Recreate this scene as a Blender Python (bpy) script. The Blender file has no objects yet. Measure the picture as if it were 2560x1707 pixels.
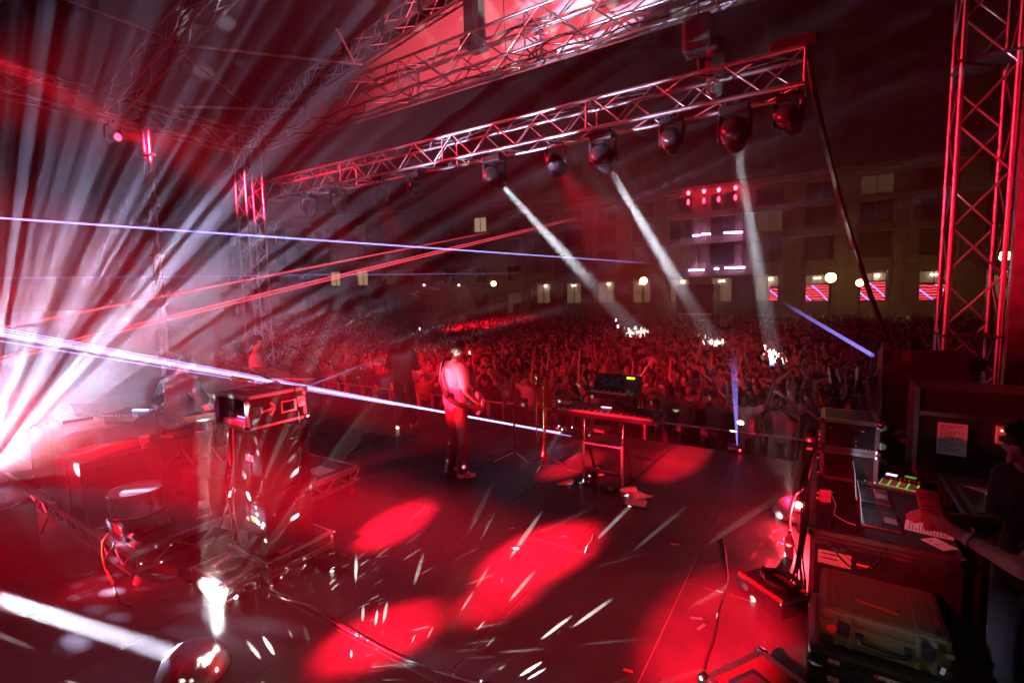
import bpy, bmesh, math, random
import numpy as np
from mathutils import Vector, Matrix, Euler
R = math.radians
random.seed(7)
rng = np.random.default_rng(7)
scene = bpy.context.scene
COL = scene.collection

# ------------------------------------------------------------------ camera
cam_d = bpy.data.cameras.new('camera'); cam = bpy.data.objects.new('camera', cam_d); COL.objects.link(cam)
cam_d.sensor_width = 36.0; cam_d.lens = 17.0; cam_d.clip_start = 0.05; cam_d.clip_end = 2000
_yaw, _pitch, _roll = R(32.5), R(-5.3), R(1.08)
cam.matrix_world = (Matrix.Translation((0, 0, 2.36)) @ Matrix.Rotation(_yaw, 4, 'Z') @ Matrix.Rotation(math.pi/2+_pitch, 4, 'X')
                    @ Matrix.Rotation(-_roll, 4, 'Z'))
scene.camera = cam

# ------------------------------------------------------------------ sky, moonlight, exposure
world = bpy.data.worlds.new('World'); scene.world = world; world.use_nodes = True
nt = world.node_tree; bg = nt.nodes['Background']
sky = nt.nodes.new('ShaderNodeTexSky'); sky.sky_type = 'NISHITA'; sky.sun_disc = False
sky.sun_elevation = R(-7.0); sky.sun_rotation = R(150)
nt.links.new(sky.outputs['Color'], bg.inputs['Color']); bg.inputs['Strength'].default_value = 0.05
sun_d = bpy.data.lights.new('moonlight', 'SUN'); sun_d.energy = 0.002; sun_d.angle = R(0.5); sun_d.color = (1, .95, .88)
sun = bpy.data.objects.new('moonlight', sun_d); COL.objects.link(sun); sun.rotation_euler = (R(97), 0, R(-30)); sun.location = (0, 0, 30)
vs = scene.view_settings; vs.view_transform = 'Standard'; vs.look = 'None'; vs.exposure = 0.0; vs.gamma = 1.0; vs.use_curve_mapping = False
scene.render.engine = 'CYCLES'
cy = scene.cycles
cy.use_denoising = True
try: cy.denoiser = 'OPENIMAGEDENOISE'
except Exception: pass
cy.max_bounces = 2; cy.diffuse_bounces = 1; cy.glossy_bounces = 1; cy.transmission_bounces = 3; cy.transparent_max_bounces = 12; cy.volume_bounces = 0
cy.caustics_reflective = False; cy.caustics_refractive = False
cy.sample_clamp_indirect = 4.0; cy.volume_step_rate = 2.0; cy.volume_max_steps = 128; cy.use_light_tree = True
cy.use_adaptive_sampling = True; cy.adaptive_threshold = 0.03

# ------------------------------------------------------------------ materials
MATS = {}
def mat(name, col=(.5, .5, .5), rough=.6, metal=0.0, emit=None, estr=0.0, spec=.5, noise=0.0, nscale=20, bump=0.0, bscale=60, coat=0.0):
    if name in MATS: return MATS[name]
    m = bpy.data.materials.new(name); m.use_nodes = True; t = m.node_tree; b = t.nodes['Principled BSDF']
    b.inputs['Base Color'].default_value = (*col, 1); b.inputs['Roughness'].default_value = rough; b.inputs['Metallic'].default_value = metal
    b.inputs['Specular IOR Level'].default_value = spec; b.inputs['Coat Weight'].default_value = coat
    if emit:
        b.inputs['Emission Color'].default_value = (*emit, 1); b.inputs['Emission Strength'].default_value = estr; m.cycles.emission_sampling = 'NONE'
    if noise > 0 or bump > 0:
        tc = t.nodes.new('ShaderNodeTexCoord')
    if noise > 0:
        n = t.nodes.new('ShaderNodeTexNoise'); n.inputs['Scale'].default_value = nscale; n.inputs['Detail'].default_value = 5
        t.links.new(tc.outputs['Object'], n.inputs['Vector'])
        r = t.nodes.new('ShaderNodeValToRGB'); r.color_ramp.elements[0].position = .3; r.color_ramp.elements[1].position = .7
        r.color_ramp.elements[0].color = (*[max(0, c*(1-noise)) for c in col], 1); r.color_ramp.elements[1].color = (*[min(1, c*(1+noise)) for c in col], 1)
        t.links.new(n.outputs['Fac'], r.inputs['Fac']); t.links.new(r.outputs['Color'], b.inputs['Base Color'])
        mr = t.nodes.new('ShaderNodeMapRange'); mr.inputs['To Min'].default_value = max(.05, rough-.12); mr.inputs['To Max'].default_value = min(1, rough+.12)
        t.links.new(n.outputs['Fac'], mr.inputs['Value']); t.links.new(mr.outputs['Result'], b.inputs['Roughness'])
    if bump > 0:
        n2 = t.nodes.new('ShaderNodeTexNoise'); n2.inputs['Scale'].default_value = bscale; n2.inputs['Detail'].default_value = 3
        t.links.new(tc.outputs['Object'], n2.inputs['Vector'])
        bp = t.nodes.new('ShaderNodeBump'); bp.inputs['Strength'].default_value = bump; bp.inputs['Distance'].default_value = .01
        t.links.new(n2.outputs['Fac'], bp.inputs['Height']); t.links.new(bp.outputs['Normal'], b.inputs['Normal'])
    MATS[name] = m
    return m

ALU = mat('aluminium', (.62, .62, .64), .32, 1.0, noise=.12, nscale=8)
STEEL = mat('chrome', (.8, .8, .82), .12, 1.0)
BLACK = mat('black_paint', (.022, .022, .024), .5, noise=.3, nscale=14)
BLACKP = mat('black_plastic', (.018, .018, .02), .35, noise=.2, nscale=30)
RUBBER = mat('black_rubber', (.016, .016, .016), .55)
WHITEP = mat('white_plastic', (.75, .75, .73), .4)
PAPER = mat('paper', (.8, .79, .76), .85)
CLOTHB = mat('black_cloth', (.02, .019, .02), .95, bump=.4, bscale=30)

# ------------------------------------------------------------------ mesh helpers
class MB:
    def __init__(s): s.v = []; s.f = []; s.m = []; s.sm = []
    def add(s, v, f, mi=0, smooth=False):
        o = len(s.v); s.v += [tuple(p) for p in v]; s.f += [tuple(i+o for i in q) for q in f]; s.m += [mi]*len(f); s.sm += [smooth]*len(f); return s
    def box(s, a, b, mi=0, M=None):
        x0, y0, z0 = a; x1, y1, z1 = b
        v = [(x0,y0,z0),(x1,y0,z0),(x1,y1,z0),(x0,y1,z0),(x0,y0,z1),(x1,y0,z1),(x1,y1,z1),(x0,y1,z1)]
        if M is not None: v = [tuple(M @ Vector(p)) for p in v]
        return s.add(v, [(3,2,1,0),(4,5,6,7),(0,1,5,4),(1,2,6,5),(2,3,7,6),(3,0,4,7)], mi)
    def bbox(s, a, b, bev=.01, mi=0, M=None):
        """box with chamfered edges"""
        bm = bmesh.new(); bmesh.ops.create_cube(bm, size=1)
        for v in bm.verts: v.co = Vector([(a[i]+b[i])/2 + v.co[i]*(b[i]-a[i]) for i in range(3)])
        bmesh.ops.bevel(bm, geom=list(bm.edges), offset=bev, segments=2, affect='EDGES', profile=.6)
        return s.bm(bm, mi, M)
    def bm(s, bm, mi=0, M=None, smooth=False):
        if M is not None: bmesh.ops.transform(bm, matrix=M, verts=bm.verts)
        bm.verts.index_update()
        s.add([v.co[:] for v in bm.verts], [tuple(v.index for v in f.verts) for f in bm.faces], mi, smooth); bm.free(); return s
    def cyl(s, p0, p1, r0, r1=None, n=12, mi=0, cap=True, smooth=True):
        r1 = r0 if r1 is None else r1
        p0 = Vector(p0); p1 = Vector(p1); d = (p1-p0).normalized(); a = d.orthogonal().normalized(); b = d.cross(a)
        v = []
        for p, r in ((p0, r0), (p1, r1)):
            for i in range(n):
                t = 2*math.pi*i/n; v.append(p + (a*math.cos(t)+b*math.sin(t))*r)
        s.add(v, [(i, (i+1) % n, n+(i+1) % n, n+i) for i in range(n)], mi, smooth)
        if cap: s.add(v, [tuple(range(n-1, -1, -1)), tuple(range(n, 2*n))], mi)
        return s
    def lathe(s, prof, n=24, mi=0, M=None, smooth=True):
        v = []; f = []
        for r, z in prof:
            for i in range(n):
                t = 2*math.pi*i/n; v.append((r*math.cos(t), r*math.sin(t), z))
        for k in range(len(prof)-1):
            for i in range(n): f.append((k*n+i, k*n+(i+1) % n, (k+1)*n+(i+1) % n, (k+1)*n+i))
        if M is not None: v = [tuple(M @ Vector(p)) for p in v]
        return s.add(v, f, mi, smooth)
    def ell(s, c, r, mi=0, M=None, u=12, w=8):
        bm = bmesh.new(); bmesh.ops.create_uvsphere(bm, u_segments=u, v_segments=w, radius=1)
        for v in bm.verts: v.co = Vector((c[0]+v.co.x*r[0], c[1]+v.co.y*r[1], c[2]+v.co.z*r[2]))
        return s.bm(bm, mi, M, True)
    def tube(s, pts, r, n=6, mi=0):
        pts = [Vector(p) for p in pts]; rings = []; v = []; f = []
        a = None
        for i, p in enumerate(pts):
            d = (pts[min(i+1, len(pts)-1)] - pts[max(i-1, 0)]).normalized()
            if a is None: a = d.orthogonal().normalized()
            a = (a - d*a.dot(d)).normalized(); b = d.cross(a)
            for k in range(n):
                t = 2*math.pi*k/n; v.append(p + (a*math.cos(t)+b*math.sin(t))*r)
        for i in range(len(pts)-1):
            for k in range(n): f.append((i*n+k, i*n+(k+1) % n, (i+1)*n+(k+1) % n, (i+1)*n+k))
        f.append(tuple(range(n-1, -1, -1))); f.append(tuple(range((len(pts)-1)*n, len(pts)*n)))
        return s.add(v, f, mi, True)
    def mesh(s, name, mats):
        me = bpy.data.meshes.new(name); me.from_pydata(s.v, [], s.f)
        for m in (mats if isinstance(mats, (list, tuple)) else [mats]): me.materials.append(m)
        me.polygons.foreach_set('material_index', s.m); me.polygons.foreach_set('use_smooth', s.sm); me.update(); return me
    def build(s, name, mats, parent=None, loc=None, rot=None):
        return obj(name, s.mesh(name, mats), parent, loc, rot)

def obj(name, me, parent=None, loc=None, rot=None):
    o = bpy.data.objects.new(name, me); COL.objects.link(o)
    if parent is not None: o.parent = parent
    if loc is not None: o.location = loc
    if rot is not None: o.rotation_euler = rot
    return o
def tag(o, label, cat, group=None, kind=None):
    if label: o['label'] = label
    if cat: o['category'] = cat
    if group: o['group'] = group
    if kind: o['kind'] = kind
    return o
def thing(name, label, cat, loc=(0, 0, 0), rotz=0, group=None):
    o = bpy.data.objects.new(name, None); COL.objects.link(o); o.empty_display_size = .1
    o.location = loc; o.rotation_euler = (0, 0, rotz); return tag(o, label, cat, group)
def struct(o): o['kind'] = 'structure'; return o
def copy_tree(o, parent=None):
    c = o.copy(); COL.objects.link(c); c.parent = parent
    for ch in list(o.children): copy_tree(ch, c)
    return c
_unit = {}
def unit_bar(m, n=8):
    k = (m.name, n)
    if k not in _unit: _unit[k] = MB().cyl((0, 0, 0), (0, 0, 1), 1, n=n).mesh('bar', m)
    return _unit[k]
def bar(name, p0, p1, r, m, parent, n=8):
    p0 = Vector(p0); p1 = Vector(p1); d = p1-p0
    o = bpy.data.objects.new(name, unit_bar(m, n)); COL.objects.link(o); o.parent = parent
    o.matrix_local = Matrix.Translation(p0) @ d.to_track_quat('Z', 'Y').to_matrix().to_4x4() @ Matrix.Diagonal((r, r, d.length, 1))
    return o
def spline(pts, k=6):
    """Catmull-Rom through pts"""
    P = [Vector(p) for p in pts]; P = [P[0]*2-P[1]] + P + [P[-1]*2-P[-2]]; out = []
    for i in range(1, len(P)-2):
        for j in range(k):
            t = j/k; a, b, c, d = P[i-1], P[i], P[i+1], P[i+2]
            out.append(.5*((2*b)+(c-a)*t+(2*a-5*b+4*c-d)*t*t+(3*b-a-3*c+d)*t**3))
    out.append(P[-2]); return out
def look(o, target):
    o.rotation_euler = (Vector(target)-o.location).to_track_quat('-Z', 'Y').to_euler()
def spot(name, loc, target, col, power, ang, blend=.3, rad=.05):
    d = bpy.data.lights.new(name, 'SPOT'); d.energy = power; d.color = col; d.spot_size = R(ang); d.spot_blend = blend; d.shadow_soft_size = rad
    o = bpy.data.objects.new(name, d); COL.objects.link(o); o.location = loc; look(o, target); return o
def gobo_point(name, loc, col, power, scale, fill, soft=.25, rad=.0, warp=0.0, spotang=None, target=None, blend=.2, seed=0.0, zr=None, fan=None, stretch=None):
    """light thrown back by a mirror ball: many separate pencils, one for each facet"""
    d = bpy.data.lights.new(name, 'SPOT' if spotang else 'POINT'); d.energy = power; d.color = col; d.shadow_soft_size = rad
    if spotang: d.spot_size = R(spotang); d.spot_blend = blend
    d.use_nodes = True; t = d.node_tree; em = t.nodes['Emission']
    tc = t.nodes.new('ShaderNodeTexCoord')
    mp = t.nodes.new('ShaderNodeMapping'); mp.inputs['Location'].default_value = (seed, seed*.7, seed*1.3)
    vo = t.nodes.new('ShaderNodeTexVoronoi'); vo.inputs['Scale'].default_value = scale; vo.inputs['Randomness'].default_value = .9
    mr = t.nodes.new('ShaderNodeMapRange'); mr.inputs['From Min'].default_value = fill; mr.inputs['From Max'].default_value = fill*(1-soft)
    mr.inputs['To Min'].default_value = 0; mr.inputs['To Max'].default_value = 1
    # each pencil has its own strength
    pw = t.nodes.new('ShaderNodeMath'); pw.operation = 'POWER'; pw.inputs[1].default_value = 2.0
    sx = t.nodes.new('ShaderNodeSeparateColor')
    mu = t.nodes.new('ShaderNodeMath'); mu.operation = 'MULTIPLY'
    src = tc.outputs['Normal']
    if stretch:                                     # facets longer one way than the other
        d1 = t.nodes.new('ShaderNodeVectorMath'); d1.operation = 'DOT_PRODUCT'; t.links.new(src, d1.inputs[0]); d1.inputs[1].default_value = tuple(stretch[0])
        d2 = t.nodes.new('ShaderNodeVectorMath'); d2.operation = 'SCALE'; d2.inputs[0].default_value = tuple(Vector(stretch[0])*-(1-1/stretch[1])); t.links.new(d1.outputs['Value'], d2.inputs['Scale'])
        d3 = t.nodes.new('ShaderNodeVectorMath'); d3.operation = 'ADD'; t.links.new(src, d3.inputs[0]); t.links.new(d2.outputs[0], d3.inputs[1]); src = d3.outputs[0]
    t.links.new(src, mp.inputs['Vector']); t.links.new(mp.outputs['Vector'], vo.inputs['Vector'])
    t.links.new(vo.outputs['Distance'], mr.inputs['Value'])
    t.links.new(vo.outputs['Color'], sx.inputs['Color']); t.links.new(sx.outputs['Red'], pw.inputs[0])
    t.links.new(mr.outputs['Result'], mu.inputs[0]); t.links.new(pw.outputs[0], mu.inputs[1])
    last = mu
    if zr:
        sz = t.nodes.new('ShaderNodeSeparateXYZ'); t.links.new(tc.outputs['Normal'], sz.inputs[0])
        for a, b in ((zr[0], zr[0]+.03), (zr[1], zr[1]-.03)):
            q = t.nodes.new('ShaderNodeMapRange'); q.inputs['From Min'].default_value = a; q.inputs['From Max'].default_value = b; t.links.new(sz.outputs['Z'], q.inputs['Value'])
            w = t.nodes.new('ShaderNodeMath'); w.operation = 'MULTIPLY'; t.links.new(last.outputs[0], w.inputs[0]); t.links.new(q.outputs[0], w.inputs[1]); last = w
    if fan:
        dt = t.nodes.new('ShaderNodeVectorMath'); dt.operation = 'DOT_PRODUCT'; t.links.new(tc.outputs['Normal'], dt.inputs[0]); dt.inputs[1].default_value = tuple(fan[0])
        for a, b in ((fan[1]-fan[2], fan[1]-fan[2]*.6), (fan[1]+fan[2], fan[1]+fan[2]*.6)):
            q = t.nodes.new('ShaderNodeMapRange'); q.inputs['From Min'].default_value = a; q.inputs['From Max'].default_value = b; t.links.new(dt.outputs['Value'], q.inputs['Value'])
            w = t.nodes.new('ShaderNodeMath'); w.operation = 'MULTIPLY'; t.links.new(last.outputs[0], w.inputs[0]); t.links.new(q.outputs[0], w.inputs[1]); last = w
    t.links.new(last.outputs[0], em.inputs['Strength'])
    o = bpy.data.objects.new(name, d); COL.objects.link(o); o.location = loc
    if target is not None: look(o, target)
    return o
def burst_light(name, loc, col, power, right, fwd, k, seed, zr, fan, lo=.5, hi=.72):
    """rays of a spinning dome: strength varies with the angle of throw, and slowly across the fan"""
    d = bpy.data.lights.new(name, 'POINT'); d.energy = power; d.color = col; d.shadow_soft_size = 0; d.use_nodes = True; t = d.node_tree; em = t.nodes['Emission']; L = t.links.new
    tc = t.nodes.new('ShaderNodeTexCoord')
    def dot(v):
        q = t.nodes.new('ShaderNodeVectorMath'); q.operation = 'DOT_PRODUCT'; L(tc.outputs['Normal'], q.inputs[0]); q.inputs[1].default_value = tuple(v); return q.outputs['Value']
    def math_(op, a, b):
        q = t.nodes.new('ShaderNodeMath'); q.operation = op
        for i, x in enumerate((a, b)):
            if isinstance(x, (int, float)): q.inputs[i].default_value = x
            else: L(x, q.inputs[i])
        return q.outputs[0]
    def ramp(v, a, b):
        q = t.nodes.new('ShaderNodeMapRange'); q.inputs['From Min'].default_value = a; q.inputs['From Max'].default_value = b; L(v, q.inputs['Value']); return q.outputs[0]
    upv = Vector(right).cross(Vector(fwd)).normalized(); z, x, y = dot(upv), dot(right), dot(fwd)
    th = math_('ARCTAN2', z, x)
    cx = t.nodes.new('ShaderNodeCombineXYZ'); L(math_('MULTIPLY', th, k), cx.inputs[0]); L(math_('MULTIPLY', y, 2.2), cx.inputs[1]); cx.inputs[2].default_value = seed
    n = t.nodes.new('ShaderNodeTexNoise'); n.inputs['Scale'].default_value = 1; n.inputs['Detail'].default_value = 1.5; n.inputs['Roughness'].default_value = .6; L(cx.outputs[0], n.inputs['Vector'])
    v = math_('POWER', ramp(n.outputs['Fac'], lo, hi), 1.5)
    v = math_('MULTIPLY', v, ramp(z, zr[0], zr[1]))
    v = math_('MULTIPLY', v, math_('MULTIPLY', ramp(y, fan[0]-fan[1], fan[0]), ramp(y, fan[0]+fan[1], fan[0])))
    v = math_('MULTIPLY', v, ramp(x, -.5, -.1))
    L(v, em.inputs['Strength']); o = bpy.data.objects.new(name, d); COL.objects.link(o); o.location = loc; return o

# sight lines of the survey: where a point of the photograph lies on a plane of the place
_F = 17.0/36*2560
_Cm = cam.matrix_world.to_3x3(); _C0 = cam.matrix_world.translation.copy()
def _ray(x, y): return _Cm @ Vector(((x-1280)/_F, -(y-853.5)/_F, -1))
def fz(x, y, z=0.0): d = _ray(x, y); return _C0 + d*((z-_C0.z)/d.z)
def fy(x, y, Y): d = _ray(x, y); return _C0 + d*((Y-_C0.y)/d.y)
def fx(x, y, X): d = _ray(x, y); return _C0 + d*((X-_C0.x)/d.x)
def fd(x, y, depth): return _C0 + _ray(x, y)*depth

# ------------------------------------------------------------------ ground, stage
ASPH = mat('asphalt', (.05, .05, .052), .8, noise=.25, nscale=3)
struct(MB().box((-400, -200, -1.4), (300, 500, -1.2)).build('ground', ASPH))
def ply_material():
    m = bpy.data.materials.new('stage_plywood'); m.use_nodes = True; t = m.node_tree; b = t.nodes['Principled BSDF']; L = t.links.new
    g = t.nodes.new('ShaderNodeNewGeometry')
    n1 = t.nodes.new('ShaderNodeTexNoise'); n1.inputs['Scale'].default_value = 1.3; n1.inputs['Detail'].default_value = 8; n1.inputs['Roughness'].default_value = .65
    L(g.outputs['Position'], n1.inputs['Vector'])
    r = t.nodes.new('ShaderNodeValToRGB'); e = r.color_ramp.elements
    e[0].position = .3; e[0].color = (.018, .017, .018, 1); e[1].position = .72; e[1].color = (.058, .054, .054, 1)
    L(n1.outputs['Fac'], r.inputs['Fac'])
    # scuffs: stretched noise in two directions
    def scuff(sc, ang, lo, hi):
        mp = t.nodes.new('ShaderNodeMapping'); mp.inputs['Scale'].default_value = sc; mp.inputs['Rotation'].default_value = (0, 0, ang)
        L(g.outputs['Position'], mp.inputs['Vector'])
        n = t.nodes.new('ShaderNodeTexNoise'); n.inputs['Scale'].default_value = 1; n.inputs['Detail'].default_value = 3; L(mp.outputs['Vector'], n.inputs['Vector'])
        q = t.nodes.new('ShaderNodeMapRange'); q.inputs['From Min'].default_value = lo; q.inputs['From Max'].default_value = hi; L(n.outputs['Fac'], q.inputs['Value']); return q
    s1 = scuff((2, 60, 1), .5, .66, .8); s2 = scuff((70, 3, 1), -.3, .68, .82)
    mx = t.nodes.new('ShaderNodeMath'); mx.operation = 'MAXIMUM'; L(s1.outputs[0], mx.inputs[0]); L(s2.outputs[0], mx.inputs[1])
    vo = t.nodes.new('ShaderNodeTexVoronoi'); vo.inputs['Scale'].default_value = 9; L(g.outputs['Position'], vo.inputs['Vector'])
    dots = t.nodes.new('ShaderNodeMapRange'); dots.inputs['From Min'].default_value = .085; dots.inputs['From Max'].default_value = .05; L(vo.outputs['Distance'], dots.inputs['Value'])
    mx2 = t.nodes.new('ShaderNodeMath'); mx2.operation = 'MAXIMUM'; L(mx.outputs[0], mx2.inputs[0]); L(dots.outputs[0], mx2.inputs[1])
    mul = t.nodes.new('ShaderNodeMath'); mul.operation = 'MULTIPLY'; mul.inputs[1].default_value = .55; L(mx2.outputs[0], mul.inputs[0])
    mix = t.nodes.new('ShaderNodeMix'); mix.data_type = 'RGBA'; mix.inputs[7].default_value = (.2, .19, .18, 1)
    L(mul.outputs[0], mix.inputs[0]); L(r.outputs['Color'], mix.inputs[6]); L(mix.outputs[2], b.inputs['Base Color'])
    mr = t.nodes.new('ShaderNodeMapRange'); mr.inputs['To Min'].default_value = .52; mr.inputs['To Max'].default_value = .3; L(n1.outputs['Fac'], mr.inputs['Value']); L(mr.outputs[0], b.inputs['Roughness'])
    # anti-slip wire pattern of the film facing
    w = t.nodes.new('ShaderNodeTexVoronoi'); w.inputs['Scale'].default_value = 130; w.inputs['Randomness'].default_value = .1; L(g.outputs['Position'], w.inputs['Vector'])
    bp = t.nodes.new('ShaderNodeBump'); bp.inputs['Strength'].default_value = .35; bp.inputs['Distance'].default_value = .002; L(w.outputs['Distance'], bp.inputs['Height']); L(bp.outputs[0], b.inputs['Normal'])
    b.inputs['Specular IOR Level'].default_value = .5
    return m
PLY = ply_material(); MATS['stage_plywood'] = PLY
DKALU = mat('deck_edge', (.5, .49, .47), .45, .7)
XL = [-1.9+1.04*k for k in range(-13, 5)]; YL = [-3.51+1.86*k for k in range(7)]
floor = struct(MB().box((XL[0], YL[0], -1.2), (XL[-1], YL[-1]-.02, -.006)).build('stage_floor', DKALU))
pm = MB().bbox((0, 0, -.0045), (1.032, 1.852, 0), .002).mesh('deck_panel', PLY)
for x in XL[:-1]:
    for y in YL[:-1]:
        obj('deck_panel', pm, floor, (x+.004, y+.004, -random.random()*.0012))
# skirt cloth on the stage front
sk = MB(); ns = 240
v = []; f = []
for i in range(ns+1):
    x = XL[0] + (XL[-1]-XL[0])*i/ns; y = 7.66 + .03*math.sin(i*1.9) + .01*math.sin(i*.7)
    v += [(x, y, -1.2), (x, y, -.03)]
    if i: f.append((2*i-2, 2*i, 2*i+1, 2*i-1))
sk.add(v, f, 0, True); sk.build('stage_skirt', CLOTHB, floor)

# ------------------------------------------------------------------ roof and trusses
ROOF = mat('roof_fabric', (.05, .048, .05), .85, bump=.25, bscale=3)
FASC = mat('gable_fabric', (.66, .62, .6), .8, bump=.15, bscale=4)
TR = mat('truss_aluminium', (.6, .58, .57), .34, .95, noise=.2, nscale=6)
def box_truss(name, label, p0, p1, w, h, up=(0, 0, 1), step=None, rc=.025, rb=.012, group=None, m=TR, cat='truss', faces=(1, 1, 1, 1), seg=None):
    """four chords joined by zig-zag braces; p0-p1 runs along the centre line"""
    p0 = Vector(p0); p1 = Vector(p1); d = p1-p0; L = d.length; d = d/L; U = Vector(up); S = d.cross(U).normalized(); U = S.cross(d).normalized()
    T = thing(name, label, cat, p0, 0, group)
    c = [(S*w/2*a+U*h/2*b) for a, b in ((-1, -1), (1, -1), (1, 1), (-1, 1))]
    for q in c: bar('chord', q, q+d*L, rc, m, T)
    step = step or h
    n = max(2, round(L/step))
    for k in range(4):
        if not faces[k]: continue
        a, b = c[k], c[(k+1) % 4]
        for i in range(n):
            s, e = d*(L*i/n), d*(L*(i+1)/n)
            if i % 2 == 0: bar('brace', a+s, b+e, rb, m, T, 6)
            else: bar('brace', b+s, a+e, rb, m, T, 6)
    for q in ([0, L] + ([L*i/seg for i in range(1, seg)] if seg else [])):
        for k in range(4): bar('end_frame', c[k]+d*q, c[(k+1) % 4]+d*q, rb*1.3, m, T, 6)
    return T
ZB, ZT = 6.86, 7.5
front = box_truss('main_roof_truss', 'long front roof truss under the pink lit gable fabric', (-14.3, 8.3, (ZB+ZT)/2), (1.7, 8.3, (ZB+ZT)/2), .6, ZT-ZB, step=.75, rc=.028, rb=.016, seg=5)
for k, (dy, dz, sag, r_) in enumerate(((-.32, -.3, .12, .012), (.0, -.34, .08, .014))):
    pts = [(16*i/28, dy, dz-(sag*(.5+random.random()) if i % 2 else 0)) for i in range(29)]
    MB().tube(spline(pts, 4), r_, 6).build('cable_run', RUBBER, front)
gabl = box_truss('gable_rafter_truss', 'sloping gable rafter truss rising from the far tower corner', (-13.4, 8.15, 7.55), (-5.6, 8.15, 8.72), .3, .34, step=.42, rc=.025, rb=.014)
gab2 = box_truss('gable_rafter_truss', 'sloping gable rafter truss falling towards the near tower', (-5.4, 8.15, 8.72), (1.5, 8.15, 7.6), .3, .34, step=.42, rc=.025, rb=.014)
kp = thing('king_post', 'thick upright post between front truss and gable rafter', 'post', (-6.05, 8.2, 7.45)); MB().box((-.11, -.1, 0), (.11, .1, 1.2)).build('post', BLACK, kp); MB().box((-.17, -.16, -.1), (.17, .16, .02)).build('base_shoe', BLACK, kp)
for X in (-11.2, -9.6, -8.3, -7.2):
    pz = 7.55+(X+13.4)*.15
    q = thing('rafter_bracket', {-11.2: 'dark bracket plate on the rafter nearest the far tower', -9.6: 'dark bracket plate on the rafter second from the far tower', -8.3: 'dark bracket plate on the rafter third from the far tower', -7.2: 'dark bracket plate on the rafter beside the king post'}[X], 'bracket', (X, 8.0, pz-.2), 0, 'brackets on the gable rafter')
    MB().box((-.06, -.03, 0), (.06, .03, .42)).build('plate', BLACK, q)
# gable fabric: a slightly wavy sheet with thickness
def fabric(name, pts_lo, pts_hi, n, m, th=.01, wav=.03, nv=6):
    mb = MB(); v = []; f = []
    for side in (0, 1):
        for i in range(n+1):
            u = i/n; a = Vector(pts_lo[0]).lerp(Vector(pts_lo[1]), u); b = Vector(pts_hi[0]).lerp(Vector(pts_hi[1]), u)
            for j in range(nv+1):
                p = a.lerp(b, j/nv); nrm = Vector((0, 1, 0))
                p = p + nrm*(wav*math.sin(u*31+j*1.3)*math.sin(math.pi*j/nv) + th*side); v.append(p)
    W = nv+1; o = (n+1)*W
    for i in range(n):
        for j in range(nv):
            q = (i*W+j, (i+1)*W+j, (i+1)*W+j+1, i*W+j+1); f.append(q); f.append(tuple(o+k for k in reversed(q)))
    for i in range(n):
        for j, fl in ((0, 0), (nv, 1)):
            q = (i*W+j, o+i*W+j, o+(i+1)*W+j, (i+1)*W+j); f.append(q if fl else q[::-1])
    mb.add(v, f, 0, True); return mb
G = thing('gable_fabric', 'pale gable fabric glowing pink behind the front trusses', 'fabric', (0, 0, 0))
fabric('f', ((-14.2, 8.72, ZB-.03), (-5.6, 8.72, ZB-.03)), ((-14.2, 8.72, 7.45), (-5.6, 8.72, 8.95)), 60, FASC).build('fabric_panel', FASC, G)
fabric('f', ((-5.58, 8.72, ZB-.03), (2.2, 8.72, ZB-.03)), ((-5.58, 8.72, 8.95), (2.2, 8.72, 7.45)), 60, FASC).build('fabric_panel', FASC, G)
# side truss on the far side, rafters, purlins
box_truss('side_roof_truss', 'hazy side roof truss running back from the far tower', (-14.3, 8.0, 6.95), (-14.3, -3, 6.95), .5, .55, step=.7, rc=.026, rb=.014)
for Y, lb in ((4.93, 'dim roof rafter truss crossing the dark canopy above the drummer'), (1.6, 'dim roof rafter truss nearest the back of the stage')):
    box_truss('roof_rafter_truss', lb, (-14.1, Y, 7.0), (-5.6, Y, 8.45), .3, .5, step=.9, rc=.028, rb=.014, group='roof rafters')
def pipe(label, a, b, r=.03): 
    T = thing('roof_pipe', label, 'pipe', a, 0, 'roof pipes'); bar('tube', (0, 0, 0), Vector(b)-Vector(a), r, TR, T)
    for q in (Vector((0, 0, 0)), Vector(b)-Vector(a)):
        dd = (Vector(b)-Vector(a)).normalized()*.05; bar('coupler', q-dd, q+dd, r*1.7, TR, T)
pipe('upper roof pipe joining the dim rafter to the gable rafter', fy(380, 105, 4.95), fy(900, 162, 8.0))
pipe('lower roof pipe just above the far tower corner', fy(450, 267, 5.2), fy(745, 275, 8.0))
pipe('steep roof pipe dropping to the gable rafter bracket', fy(798, -10, 7.2), fy(885, 155, 7.98))
pipe('thin roof pipe crossing the dark canopy towards the far tower', fy(430, 115, 4.95), fy(600, 250, 6.8), .018)
pipe('thin roof pipe leaving the top edge towards the dim rafter', fy(150, -5, 3.2), fy(400, 88, 4.9), .022)
RC = thing('roof_canopy', 'dark fabric canopy roof over the stage', 'canopy', (0, 0, 0))
for sgn, name in ((1, 'fabric_slope'), (-1, 'fabric_slope')):
    mb = MB(); v = []; f = []; N1, N2 = 24, 40
    for s in (0, 1):
        for i in range(N1+1):
            for j in range(N2+1):
                u, w = i/N1, j/N2
                x = (-14.8+u*9.2) if sgn > 0 else (3.6-u*9.2); y = -4+w*12.6
                z = 7.55+u*1.52 - .1*abs(math.sin(w*math.pi*4))*math.sin(math.pi*min(1, u*1.02)) + .012*s
                v.append((x, y, z))
    Wd = N2+1; o = (N1+1)*Wd
    for i in range(N1):
        for j in range(N2):
            q = (i*Wd+j, (i+1)*Wd+j, (i+1)*Wd+j+1, i*Wd+j+1); f += [q, tuple(o+k for k in q[::-1])]
    mb.add(v, f, 0, True).build(name, ROOF, RC)
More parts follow.
